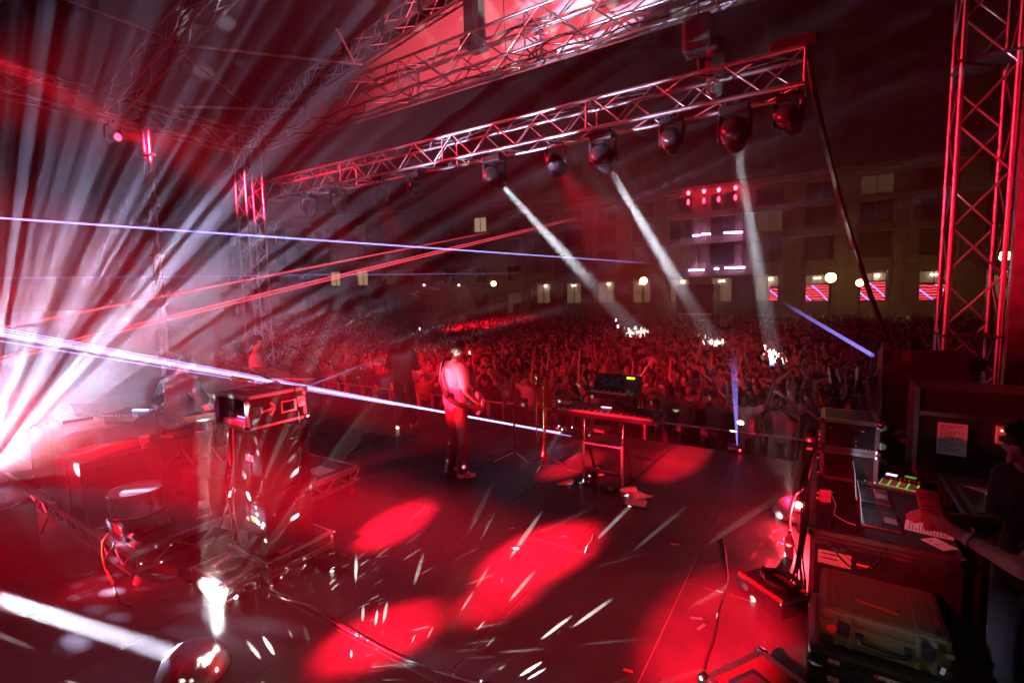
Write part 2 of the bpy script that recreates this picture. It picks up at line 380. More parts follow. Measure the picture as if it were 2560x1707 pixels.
# towers
def tower(label, x, y, z0, z1, w=.52, rc=.03, rb=.016, step=.5):
    T = box_truss('roof_tower', label, (x, y, z0), (x, y, z1), w, w, up=(0, 1, 0), step=step, rc=rc, rb=rb, group='roof towers')
    return T
tower('hazy front tower at the far corner of the roof', -14.55, 8.35, -1.2, 7.3)
rear = thing('support_pole', 'slim clamped leg pole behind the lavender beams', 'pole', (-13.9, 5.5, 0))
MB().cyl((0, 0, 0), (.0, 0, 6.9), .075, n=14).build('pole', TR, rear); MB().cyl((.16, .02, 0), (.16, .02, 6.9), .04, n=10).build('side_pole', TR, rear)
for i in range(11):
    MB().box((-.11, -.1, 0), (.22, .1, .05)).build('clamp', TR, rear, (0, 0, .5+.6*i))
rt = tower('near red lit tower beside the dark speakers', 1.62, 8.45, -1.2, 9.3, w=.5, step=.62)
MB().box((.3, -.36, 0), (.46, -.22, 10.2)).build('cable_channel', TR, rt)
for i in range(9): MB().box((-.28, -.28, 0), (.28, .28, .03)).build('rung_plate', BLACK, rt, (0, 0, .7+1.12*i)) if i in (2, 5, 7) else None

# lighting truss
LT_Y = 5.8
ltA, ltB = fy(2013, 195, LT_Y), fy(690, 470, LT_Y); zc = (ltA.z+ltB.z)/2
lt = box_truss('lighting_truss', 'lower lighting truss carrying the row of moving heads', (ltA.x, LT_Y, zc), (ltB.x-.1, LT_Y, zc), .34, .34, step=.36, rc=.024, rb=.011, seg=4)
LTZ = zc-.17
for k, (dy, dz, sag, r_) in enumerate(((-.1, .2, .05, .014), (.05, .2, .03, .011), (.16, -.02, .09, .009), (-.17, -.14, .06, .008))):
    n_ = 9; Lx = ltA.x-ltB.x; pts = []
    for i in range(n_*2+1): pts.append((-Lx*i/(n_*2), dy, dz-(sag*(.6+.7*random.random()) if i % 2 else 0)))
    MB().tube(spline(pts, 4), r_, 6).build('cable_run', RUBBER, lt)
for x, lb in ((1985, 'black motor box on top of the lighting truss end'),):
    p = fy(x, 160, LT_Y); q = thing('hoist_box', lb, 'hoist', (p.x, LT_Y, zc+.2)); MB().bbox((-.22, -.1, 0), (.2, .1, .12), .02).build('case', BLACK, q); MB().box((-.05, -.03, .12), (.05, .03, .16)).build('handle', BLACK, q)
# chain hoist hanging between front truss and lighting truss
p = fy(1745, 90, 6.6)
hq = thing('chain_hoist', 'black chain hoist and bag hanging above the lighting truss', 'hoist', (p.x, 6.6, 0))
MB().bbox((-.17, -.14, p.z-.22), (.17, .14, p.z+.2), .05).build('motor', BLACK, hq)
MB().lathe([(.001, p.z-.78), (.09, p.z-.75), (.11, p.z-.4), (.1, p.z-.1), (.05, p.z-.08)], 14).build('chain_bag', CLOTHB, hq, (.2, 0, 0))
bar('chain', (0, 0, p.z+.2), (0, 0, 6.86), .012, BLACK, hq)
for s in (-.2, .2): bar('sling', (0, 0, p.z-.25), (s, -.8, zc+.2), .02, BLACK, hq)
# hanging cable loom from the truss end
cb = thing('cable_loom', 'thick black cable loom slanting down from the lighting truss end', 'cable', (0, 0, 0))
MB().tube(spline([fy(2022, 150, LT_Y), fy(2040, 250, 6.0), fy(2100, 500, 6.6), fy(2170, 720, 7.2), fy(2225, 860, 7.6)]), .028, 8).build('loom', RUBBER, cb)
MB().tube(spline([fy(2020, 160, LT_Y), fy(2050, 300, 6.05), fy(2112, 540, 6.65), fy(2182, 760, 7.25), fy(2235, 880, 7.6)]), .012, 6).build('thin_cable', RUBBER, cb)

# ------------------------------------------------------------------ moving heads
LENS_W = mat('lens_white', (.9, .9, .9), .1, emit=(.85, .9, 1), estr=14.0)
LENS_R = mat('lens_red', (.5, .02, .04), .1, emit=(1, .03, .08), estr=9.0)
LENS_D = mat('lens_dark', (.05, .05, .06), .08, coat=1)
RED = (1, .005, .026); WH = (.86, .9, 1); LAV = (.80, .78, 1.0)
HEADS = []
def moving_head(name, label, loc, target, s=1.0, lens=None, group='lamps on the lighting truss', hang=True):
    """base box, two yoke arms and a tapered head that swivels to the target"""
    T = thing(name, label, 'stage lamp', loc, 0, group)
    sg = -1 if hang else 1
    tv = Vector(target)-Vector(loc); az = math.atan2(tv.y, tv.x)-math.pi/2
    MB().bbox((-.17*s, -.13*s, min(0, sg*.11*s)), (.17*s, .13*s, max(0, sg*.11*s)), .02*s).build('base', BLACKP, T)
    if hang:
        for q in (-.1, .1): MB().cyl((q*s, 0, 0), (q*s, 0, .09), .018).build('clamp', BLACKP, T)
    Rz = Matrix.Rotation(az, 4, 'Z')
    for q in (-1, 1):
        MB().bbox((q*.17*s-.025*s, -.06*s, -.40*s if hang else .08*s), (q*.17*s+.025*s, .06*s, -.08*s if hang else .40*s), .02*s, M=Rz).build('yoke_arm', BLACKP, T)
    pivot = Vector((0, 0, sg*.33*s)); dirv = (Vector(target)-(Vector(loc)+pivot)).normalized()
    Mx = Matrix.Translation(pivot) @ dirv.to_track_quat('Z', 'Y').to_matrix().to_4x4()
    hd = MB().lathe([(.001, -.2*s), (.10*s, -.2*s), (.145*s, -.15*s), (.15*s, .02*s), (.125*s, .18*s), (.115*s, .21*s), (.10*s, .21*s), (.095*s, .19*s)], 20, M=Mx).build('head', BLACKP, T)
    for k in range(3): MB().lathe([(.148*s, (-.1+k*.05)*s), (.158*s, (-.095+k*.05)*s), (.158*s, (-.085+k*.05)*s), (.148*s, (-.08+k*.05)*s)], 20, M=Mx).build('cooling_fin', BLACKP, hd)
    MB().lathe([(.095*s, .188*s), (.05*s, .197*s), (.0005, .2*s)], 16, M=Mx).build('lens', lens or LENS_D, hd)
    src = Vector(loc)+pivot+dirv*.225*s
    HEADS.append(T); return src, dirv
def par_can(label, loc, target, s=1.0, lens=None, group='lamps on the lighting truss'):
    T = thing('par_lamp', label, 'stage lamp', loc, 0, group)
    dirv = (Vector(target)-Vector(loc)+Vector((0, 0, .25*s))).normalized(); Mx = Matrix.Translation((0, 0, -.25*s)) @ dirv.to_track_quat('Z', 'Y').to_matrix().to_4x4()
    MB().lathe([(.001, -.16*s), (.07*s, -.15*s), (.11*s, -.05*s), (.12*s, .12*s), (.108*s, .12*s), (.10*s, .08*s)], 18, M=Mx).build('can', BLACKP, T)
    MB().lathe([(.103*s, .085*s), (.06*s, .10*s), (.0005, .105*s)], 16, M=Mx).build('lens', lens or LENS_D, T)
    MB().tube([(-.14*s, 0, -.25*s), (-.14*s, 0, -.06*s), (-.1*s, 0, 0), (.1*s, 0, 0), (.14*s, 0, -.06*s), (.14*s, 0, -.25*s)], .012*s, 6).build('bracket', BLACKP, T)
    MB().cyl((0, 0, 0), (0, 0, .08), .02).build('clamp', BLACKP, T)
    return Vector(loc)+Vector((0, 0, -.25*s))+dirv*.12*s
def ltx(x, y): return (fy(x, y, LT_Y).x, LT_Y, LTZ-.03)
# three white pencils over the crowd
T1, T2, T3 = fz(1592, 832, .3), fz(1785, 858, .3), fz(1936, 900, .3)
s1, d1 = moving_head('moving_head', 'hanging moving head firing the white beam left of the red glow', ltx(1236, 385), T1, .88, LENS_W)
s2, d2 = moving_head('moving_head', 'hanging moving head firing the middle white beam', ltx(1508, 330), T2, .88, LENS_W)
s3, d3 = moving_head('moving_head', 'hanging moving head firing the white beam nearest the truss end', ltx(1838, 265), T3, .88, LENS_W)
BEAMP = 280000
spot('beam_lamp', s1, T1, WH, BEAMP, 3.4, .8, .05); spot('beam_lamp', s2, T2, WH, BEAMP*.8, 3.4, .8, .05); spot('beam_lamp', s3, T3, WH, BEAMP*.5, 3.4, .8, .05)
# red wash lamps pointing out over the crowd
for (x, y, tx, ty, pw, an, lb) in ((1040, 455, -11.5, 12, 0, 26, 'dark moving head hanging over the dark dressed performer'), (1680, 305, -1.6, 17, 0, 36, 'dark moving head hanging between two white beam heads'),
                               (1975, 245, 2.5, 14, 0, 30, 'dark moving head hanging at the very end of the truss'), (770, 480, -15, 12, 0, 30, 'dark moving head nearest the far end of the truss'), (845, 470, -13, 11.5, 1500, 32, 'red lit moving head second from the far end of the truss')):
    s_, d_ = moving_head('moving_head', lb, ltx(x, y), (tx, ty, -.5), .72, None)
    if pw: spot('wash_lamp', s_, (tx, ty, -.5), RED, pw, an, .95, .07)
for (x, y, tgt, pw, an, lb) in ((1388, 370, (-2.6, 15.5, -1.0), 1800, 44, 'round lamp glinting just below the truss beside the red glow'), (948, 445, (-11, 13, -1), 2500, 34, 'round pale lamp below the truss near its far end')):
    s_ = par_can(lb, ltx(x, y), tgt, 1.0, None)
    spot('wash_lamp', s_, tgt, RED, pw, an, .95, .07)

# ------------------------------------------------------------------ buildings across the square
STONE = mat('facade_stone', (.22, .18, .15), .85, noise=.18, nscale=.8, bump=.3, bscale=6)
STONE2 = mat('facade_brick', (.26, .17, .14), .9, noise=.25, nscale=1.5, bump=.3, bscale=10)
FRAME = mat('window_frame', (.08, .075, .07), .5)
PANE = mat('window_glass', (.02, .022, .026), .06, spec=.7)
PANE_W = mat('lit_window_warm', (.3, .2, .1), .2, emit=(1, .72, .42), estr=.4)
PANE_DIM = mat('lit_window_dim', (.2, .15, .1), .2, emit=(1, .62, .36), estr=.035)
SHOP = mat('shop_interior', (.35, .28, .2), .7, emit=(1, .66, .4), estr=.10)
LAMPY = mat('globe_lamp', (1, .9, .6), .3, emit=(1, .62, .16), estr=34.0)
LAMPO = mat('globe_lamp_orange', (1, .8, .5), .3, emit=(1, .55, .2), estr=24.0)
PINK_REFL = mat('pink_reflection_glow', (1, .7, 1), .3, emit=(1, .42, .95), estr=26.0)  # glow that paints the pink window reflections
REDL = mat('red_beacon', (1, .1, .1), .3, emit=(1, .02, .05), estr=60.0)
REDL2 = mat('red_glow_low', (1, .1, .1), .3, emit=(1, .02, .06), estr=14.0)
SPOTW = mat('downlight', (1, 1, 1), .3, emit=(1, .9, .72), estr=22.0)
_pane_cache = {}
def window(parent, x, z0, w, h, y, pm, bars=1, sill=True, fr=FRAME):
    """frame in the wall opening, mullions, pane set back"""
    key = (round(w, 2), round(h, 2), pm.name, bars)
    if key not in _pane_cache:
        F = MB(); t = .07
        F.box((-w/2, -.06, 0), (-w/2+t, .1, h)); F.box((w/2-t, -.06, 0), (w/2, .1, h)); F.box((-w/2+t, -.06, h-t), (w/2-t, .1, h)); F.box((-w/2+t, -.06, 0), (w/2-t, .1, t))
        for i in range(bars):
            q = -w/2+(i+1)*w/(bars+1); F.box((q-.035, -.05, t), (q+.035, .09, h-t))
        P = MB().box((-w/2+t, .02, t), (w/2-t, .05, h-t)); S = MB().box((-w/2-.12, -.18, -.1), (w/2+.12, .06, -.002))
        _pane_cache[key] = (F.mesh('window', fr), P.mesh('pane', pm), S.mesh('sill', STONE))
    a, b, c = _pane_cache[key]
    o = obj('window', a, parent, (x, y, z0)); obj('pane', b, o)
    if sill: obj('sill', c, o)
    return o
def facade(T, x0, x1, z0, z1, y, th, openings, m):
    """wall slab with real openings (grid of boxes round the holes), local coordinates"""
    xs = sorted({x0, x1, *[o[0] for o in openings], *[o[1] for o in openings]}); zs = sorted({z0, z1, *[o[2] for o in openings], *[o[3] for o in openings]})
    mb = MB()
    def hole(cx, cz): return any(o[0] < cx < o[1] and o[2] < cz < o[3] for o in openings)
    for k in range(len(zs)-1):
        i = 0
        while i < len(xs)-1:
            if hole((xs[i]+xs[i+1])/2, (zs[k]+zs[k+1])/2): i += 1; continue
            j = i
            while j < len(xs)-1 and not hole((xs[j]+xs[j+1])/2, (zs[k]+zs[k+1])/2): j += 1
            mb.box((xs[i], y, zs[k]), (xs[j], y+th, zs[k+1])); i = j
    return mb.build('wall', m, T)
# --- the long stone block parallel to the stage front
BY = 56.0
B = thing('stone_office_building', 'long stone building with paired pilasters and shop windows across the square', 'building', (0, BY, -1.2))
bays = [-.28+4.35*k for k in range(-8, 6)]
ops = []
for bx in bays:
    ops.append((bx-1.05, bx+1.05, 2.55, 5.15))
    for z0, h in ((6.5, 2.5), (9.6, 2.1), (12.3, 1.7)): ops.append((bx-1.25, bx+1.25, z0, z0+h))
facade(B, -38, 26, 0, 14.4, 0, .5, ops, STONE)
MB().box((-38, .5, 0), (26, 14, 14.35)).build('rear_block', STONE, B)
for k, bx in enumerate(bays):
    window(B, bx, 2.55, 2.1, 2.6, .3, SHOP, 1, True)
    for i, (z0, h) in enumerate(((6.5, 2.5), (9.6, 2.1), (12.3, 1.7))):
        window(B, bx, z0, 2.5, h, .3, PANE_DIM if (k*3+i*5) % 11 == 4 else PANE, 1, True)
    MB().bbox((bx-.28, .1, 0), (bx+.28, .16, .07), .02).build('shop_downlight', SPOTW, B, (.0, .02, 4.75)) if k % 2 == 0 else MB().cyl((bx+.3, .14, 4.8), (bx+.3, .14, 4.9), .16, n=12).build('shop_downlight', SPOTW, B)
pil = MB().box((-.28, -.28, 0), (.28, .02, 1)).mesh('pilaster', STONE)
for bx in bays + [bays[-1]+4.35]:
    for s in (-.42, .42):
        for z0, h in ((5.9, 2.9), (9.0, 2.5)):
            o = obj('pilaster', pil, B, (bx-2.17+s, 0, z0)); o.scale = (.8, 1, h)
    o = obj('pilaster', pil, B, (bx-2.17, -.02, 0)); o.scale = (2.4, 1, 5.3)
for z0, h, d in ((5.3, .5, .55), (8.82, .18, .4), (11.6, .5, .5), (14.35, .5, .8)):
    MB().box((-38.2, -d, 0), (26.2, .0, h)).build('cornice', STONE, B, (0, -.003, z0))
dm = MB().box((-.11, -.45, -.2), (.11, 0, 0)).mesh('dentil', STONE)
for i in range(90): obj('dentil', dm, B, (-20+.45*i, -.002, 5.28))
MB().box((-38, -.4, 14.86), (26, 12, 15.1)).build('roof', BLACK, B)
# stage reflections in the shop windows, painted as glowing panels
REFL = {}
def reflection_mat(seed):
    m = bpy.data.materials.new('shop_reflection'); m.use_nodes = True; t = m.node_tree; b = t.nodes['Principled BSDF']; L = t.links.new
    tc = t.nodes.new('ShaderNodeTexCoord'); mp = t.nodes.new('ShaderNodeMapping'); mp.inputs['Location'].default_value = (seed, 0, seed*.37)
    L(tc.outputs['Object'], mp.inputs['Vector'])
    w1 = t.nodes.new('ShaderNodeTexWave'); w1.bands_direction = 'Z'; w1.inputs['Scale'].default_value = 1.25; w1.inputs['Distortion'].default_value = 3.5; w1.inputs['Detail'].default_value = 1; L(mp.outputs[0], w1.inputs['Vector'])
    n = t.nodes.new('ShaderNodeTexNoise'); n.inputs['Scale'].default_value = 1.4; L(mp.outputs[0], n.inputs['Vector'])
    r = t.nodes.new('ShaderNodeValToRGB'); e = r.color_ramp.elements; e[0].position = .42; e[0].color = (.12, .002, .008, 1); e[1].position = .75; e[1].color = (1, .06, .1, 1)
    L(w1.outputs['Fac'], r.inputs['Fac'])
    w2 = t.nodes.new('ShaderNodeTexWave'); w2.bands_direction = 'DIAGONAL'; w2.inputs['Scale'].default_value = .42; w2.inputs['Distortion'].default_value = 1.5; L(mp.outputs[0], w2.inputs['Vector'])
    q = t.nodes.new('ShaderNodeMapRange'); q.inputs['From Min'].default_value = .965; q.inputs['From Max'].default_value = .99; L(w2.outputs['Fac'], q.inputs['Value'])
    mx = t.nodes.new('ShaderNodeMix'); mx.data_type = 'RGBA'; mx.inputs[7].default_value = (.3, .35, 1.5, 1); L(q.outputs[0], mx.inputs[0]); L(r.outputs['Color'], mx.inputs[6])
    L(mx.outputs[2], b.inputs['Emission Color']); b.inputs['Emission Strength'].default_value = 2.0; m.cycles.emission_sampling = 'NONE'; b.inputs['Base Color'].default_value = (.02, .01, .01, 1)
    return m
for i, (k, w, off, lb) in enumerate(((7, .7, .6, 'small painted red and blue stage reflection in the shop window behind the middle beam'), (8, 1.9, 0, 'painted red and blue stage reflection in the shop window under the big yellow globe'), (9, 1.9, 0, 'painted red and blue stage reflection in the shop window crossed by the dark cable'), (10, 1.9, 0, 'painted red and blue stage reflection in the shop window beside the near tower'))):
    T = thing('window_reflection', lb, 'display', (bays[k]+off, BY+.24, 1.4), 0, 'painted reflections in the shop windows')
    MB().box((-w/2, -.02, 0), (w/2, .03, 1.35+.15*(i % 3))).build('screen', reflection_mat(i*3.1), T)
    MB().box((-w/2-.04, .03, -.04), (w/2+.04, .05, 1.5+.15*(i % 3))).build('back_panel', BLACK, T)
# pink window reflections, painted as glowing bars
for i, (xa, xb, y, lb) in enumerate(((1732, 1750, 589, 'short glowing bar for a pink reflection on the upper storey, outer of a pair'), (1754, 1776, 586, 'short glowing bar for a pink reflection on the upper storey, inner of a pair'), (1810, 1856, 582, 'glowing bar for a pink reflection on the upper storey beside the white beam'),
                                     (1722, 1760, 676, 'glowing bar for a violet reflection on the cornice above the black booth'), (1786, 1797, 672, 'tiny glowing bar for a pink reflection between the two on the cornice'), (1812, 1862, 670, 'long glowing bar for a pink reflection on the cornice beside the white beam'))):
    a, b = fy(xa, y, BY-.75), fy(xb, y-(xb-xa)*.03, BY-.75)
    T = thing('reflection_bar', lb, 'light', (a.x, BY-.75, a.z), 0, 'pink reflections on the stone building, built as glowing bars')
    bar('tube', (0, 0, 0), (b.x-a.x, 0, b.z-a.z), .085, PINK_REFL, T); MB().box((-.05, .02, -.05), (b.x-a.x+.05, .74 if i > 2 else .46, .0)).build('added_mount', BLACK, T, (0, .06, 0))
# red lamps on the roof edge
for i, (x, y) in enumerate(((1721, 483), (1760, 479), (1797, 475), (1839, 470))):
    p = fy(x, y, BY-.9)
    T = thing('roof_beacon', ('first', 'second', 'third', 'last and brightest')[i]+' red roof lamp counted from the red haze', 'light', (p.x, BY-.9, p.z), 0, 'red lamps along the roof edge')
    MB().ell((0, 0, 0), (.17, .17, .2), u=10, w=8).build('lamp', REDL, T); MB().ell((0, 0, -.95), (.16, .16, .3), u=10, w=8).build('lower_reflection', REDL2, T)  # the dimmer lower ellipsoid paints the reflection of the lamp above
    bar('stem', (0, .22, -1.3), (0, .22, .1), .05, BLACK, T); MB().box((-.06, .2, -1.4), (.06, .95, -1.3)).build('bracket', BLACK, T)
# --- dark brick block to the far left, turned towards the square
B2 = thing('brick_building', 'dark brick building with a few lit windows behind the red haze', 'building', (0, 0, 0), 0)
c0 = fd(1560, 760, 62); c1 = fd(560, 765, 78); ax = (c1-c0); ax.z = 0; LEN = ax.length; ang = math.atan2(-ax.y, -ax.x)
B2.location = (c1.x, c1.y, -1.2); B2.rotation_euler = (0, 0, ang)
ops = []; nb = int(LEN/4.6)
for k in range(nb):
    bx = 2.3+4.6*k
    for z0, h in ((1.2, 2.9), (5.6, 2.2), (9.0, 2.2), (12.4, 2.0)): ops.append((bx-.9, bx+.9, z0, z0+h))
facade(B2, 0, LEN, 0, 16, 0, .5, ops, STONE2); MB().box((0, .5, 0), (LEN, 12, 15.9)).build('rear_block', STONE2, B2)
lit = {(4, 1): PANE_W, (5, 1): PANE_W, (4, 2): PANE_DIM, (9, 3): PANE_W, (5, 3): PANE_DIM, (12, 1): PANE_DIM, (13, 2): PANE_DIM, (10, 0): PANE_DIM, (2, 0): PANE_DIM, (6, 1): PANE_DIM}
for k in range(nb):
    for i, (z0, h) in enumerate(((1.2, 2.9), (5.6, 2.2), (9.0, 2.2), (12.4, 2.0))):
        window(B2, 2.3+4.6*k, z0, 1.8, h, .3, lit.get((k, i), PANE), 1, i > 0)
for z0 in (4.7, 15.6): MB().box((-.2, -.4, 0), (LEN+.2, -.003, .4)).build('cornice', STONE2, B2, (0, 0, z0))
MB().box((-.2, -.2, 16.0), (LEN+.2, 12, 16.2)).build('roof', BLACK, B2)
for i, x in enumerate((1060, 1147)):
    p = fd(x, 713, 66)
    q = thing('wall_lamp', ('small wall lamp on the brick building left of the globe lamp', 'small wall lamp on the brick building just beside the globe lamp')[i], 'light', p, ang, 'wall lamps on the brick building'); MB().ell((0, 0, 0), (.12, .12, .1), u=10, w=6).build('bulb', SPOTW, q); MB().box((-.1, 0, .1), (.1, .9, .16)).build('bracket', BLACK, q)
# --- globe street lamps
def street_lamp(x, y, Y, lb, r, m):
    p = fy(x, y, Y); T = thing('street_lamp', lb, 'street lamp', (p.x, p.y, -1.2), 0, 'globe street lamps in the square'); h = p.z+1.2
    MB().ell((0, 0, h), (r, r, r), u=14, w=10).build('globe', m, T); MB().lathe([(.001, h+r*1.15), (r*.5, h+r*.95), (r*.35, h+r*.85)], 12).build('cap', BLACK, T)
    MB().lathe([(.16, 0), (.14, .5), (.07, .6), (.05, h-r), (.11, h-r*.9)], 12).build('post', BLACK, T)
    d = bpy.data.lights.new('street_lamp_light', 'POINT'); d.energy = 9; d.color = (1, .62, .22); d.shadow_soft_size = r
    o = bpy.data.objects.new('street_lamp_light', d); COL.objects.link(o); o.location = (p.x, p.y-r-.25, p.z)
street_lamp(2077, 694, 44, 'biggest yellow globe lamp before the shop windows', .36, LAMPY)
street_lamp(2150, 707, 50, 'smaller yellow globe lamp next to the dark cable loom', .29, LAMPY)
street_lamp(1609, 702, 46, 'orange globe lamp beside the black booth', .34, LAMPO)
street_lamp(1234, 709, 50, 'warm globe lamp behind the guitarist', .32, LAMPO)
street_lamp(890, 715, 50, 'warm globe lamp seen through the red lasers', .42, LAMPO)
street_lamp(963, 723, 58, 'smallest and faintest globe lamp in the red haze', .36, LAMPO)
# --- mixing booth in the crowd
p = fy(1690, 712, 34); q = fy(1785, 712, 34)
T = thing('mixing_booth', 'black mixing booth standing in the middle of the crowd', 'booth', (p.x, 34, -1.2)); W = q.x-p.x; Hh = p.z+1.2
MB().bbox((0, 0, 2.2), (W, 2.4, Hh), .05).build('roof_box', BLACK, T)
for a in (0.08, W-.08):
    for b in (.08, 2.3): bar('leg', (a, b, 0), (a, b, 2.25), .05, BLACK, T)
MB().box((.05, .02, .0), (W-.05, .06, 1.5)).build('front_wall', BLACK, T); MB().box((.1, -.05, 2.15), (W-.1, 0, 2.2)).build('edge_strip', ALU, T)
MB().box((.3, .3, 1.5), (W-.3, 1.0, 1.62)).build('desk', BLACK, T)
# --- tree beside the right tower
LEAF = mat('tree_leaf', (.07, .075, .03), .6)
BARK = mat('bark', (.12, .09, .07), .9)
tp = fd(2525, 760, 38); T = thing('street_tree', 'dark street tree with orange lit leaves at the picture edge', 'tree', (tp.x, tp.y, -1.2))
tr = MB().cyl((0, 0, 0), (.1, 0, 3.2), .22, .14, 10)
for i in range(7):
    a = i*.9; tr.cyl((.1, 0, 2.6+.15*i), (1.6*math.cos(a), 1.6*math.sin(a), 4.6+.5*i), .09, .03, 7)
tr.build('trunk', BARK, T)
lv = MB(); V = []; Fc = []
for i in range(5200):
    c = rng.normal(0, 1, 3); c = c/np.linalg.norm(c)*(rng.random()**.4); cl = rng.integers(0, 9)
    cc = np.array([1.5*math.cos(cl*.7), 1.5*math.sin(cl*.7), 4.2+cl*.55]); pc = cc + c*np.array([1.5, 1.5, 1.1])
    a = rng.normal(0, 1, 3); a /= np.linalg.norm(a); b = np.cross(a, rng.normal(0, 1, 3)); b /= np.linalg.norm(b); k = .13
    o = len(V); V += [tuple(pc-a*k), tuple(pc+b*k*.5), tuple(pc+a*k), tuple(pc-b*k*.5)]; Fc.append((o, o+1, o+2, o+3))
lv.add(V, Fc); lv.build('crown', LEAF, T)
street_lamp(2512, 640, 47, 'orange globe lamp hidden behind the street tree', .34, LAMPO)

# ------------------------------------------------------------------ people
SKIN = [mat('skin_a', (.52, .33, .25), .55), mat('skin_b', (.36, .22, .16), .55), mat('skin_c', (.6, .42, .34), .55), mat('skin_d', (.2, .12, .09), .5)]
HAIRM = [mat('hair_dark', (.025, .018, .014), .6, bump=.8, bscale=80), mat('hair_brown', (.09, .05, .03), .6, bump=.8, bscale=80), mat('hair_fair', (.34, .2, .1), .6, bump=.8, bscale=80)]
def fab(name, c): return mat('fabric_'+name, c, .9, bump=.35, bscale=45)
class Prim(list): pass
def tcap(mb, p0, p1, r0, r1, lat=None, ls=1.0, n=14, k=4):
    """tapered capsule, stretched by ls along lat"""
    p0 = Vector(p0); p1 = Vector(p1); d = p1-p0; L = max(d.length, 1e-5); d = d/L
    a = d.orthogonal().normalized(); b = d.cross(a); rows = []
    for i in range(k+1):
        t = math.pi/2*(1-i/k); rows.append((p0-d*r0*math.sin(t), r0*math.cos(t)))
    for i in range(k+1):
        t = math.pi/2*i/k; rows.append((p1+d*r1*math.sin(t), r1*math.cos(t)))
    v = []; f = []
    mid = (p0+p1)/2
    for c, r in rows:
        r = max(r, 1e-4)
        for j in range(n):
            q = 2*math.pi*j/n; o = (a*math.cos(q)+b*math.sin(q))*r
            if lat is not None: o = o + lat*(o.dot(lat))*(ls-1)
            v.append(c+o)
    for i in range(len(rows)-1):
        for j in range(n): f.append((i*n+j, i*n+(j+1) % n, (i+1)*n+(j+1) % n, (i+1)*n+j))
    f.append(tuple(range(n-1, -1, -1))); f.append(tuple(range((len(rows)-1)*n, len(rows)*n)))
    mb.add(v, f)
BASE = dict(pelvis=(0, 0, .96), chest=(0, 0, 1.28), neck=(0, 0, 1.47), head=(0, .02, 1.63),
            shR=(.185, 0, 1.41), elR=(.235, -.03, 1.12), wrR=(.25, .06, .88), shL=(-.185, 0, 1.41), elL=(-.235, -.03, 1.12), wrL=(-.25, .06, .88),
            hipR=(.09, 0, .93), knR=(.1, .02, .5), anR=(.1, -.02, .09), hipL=(-.09, 0, .93), knL=(-.1, .02, .5), anL=(-.1, -.02, .09))
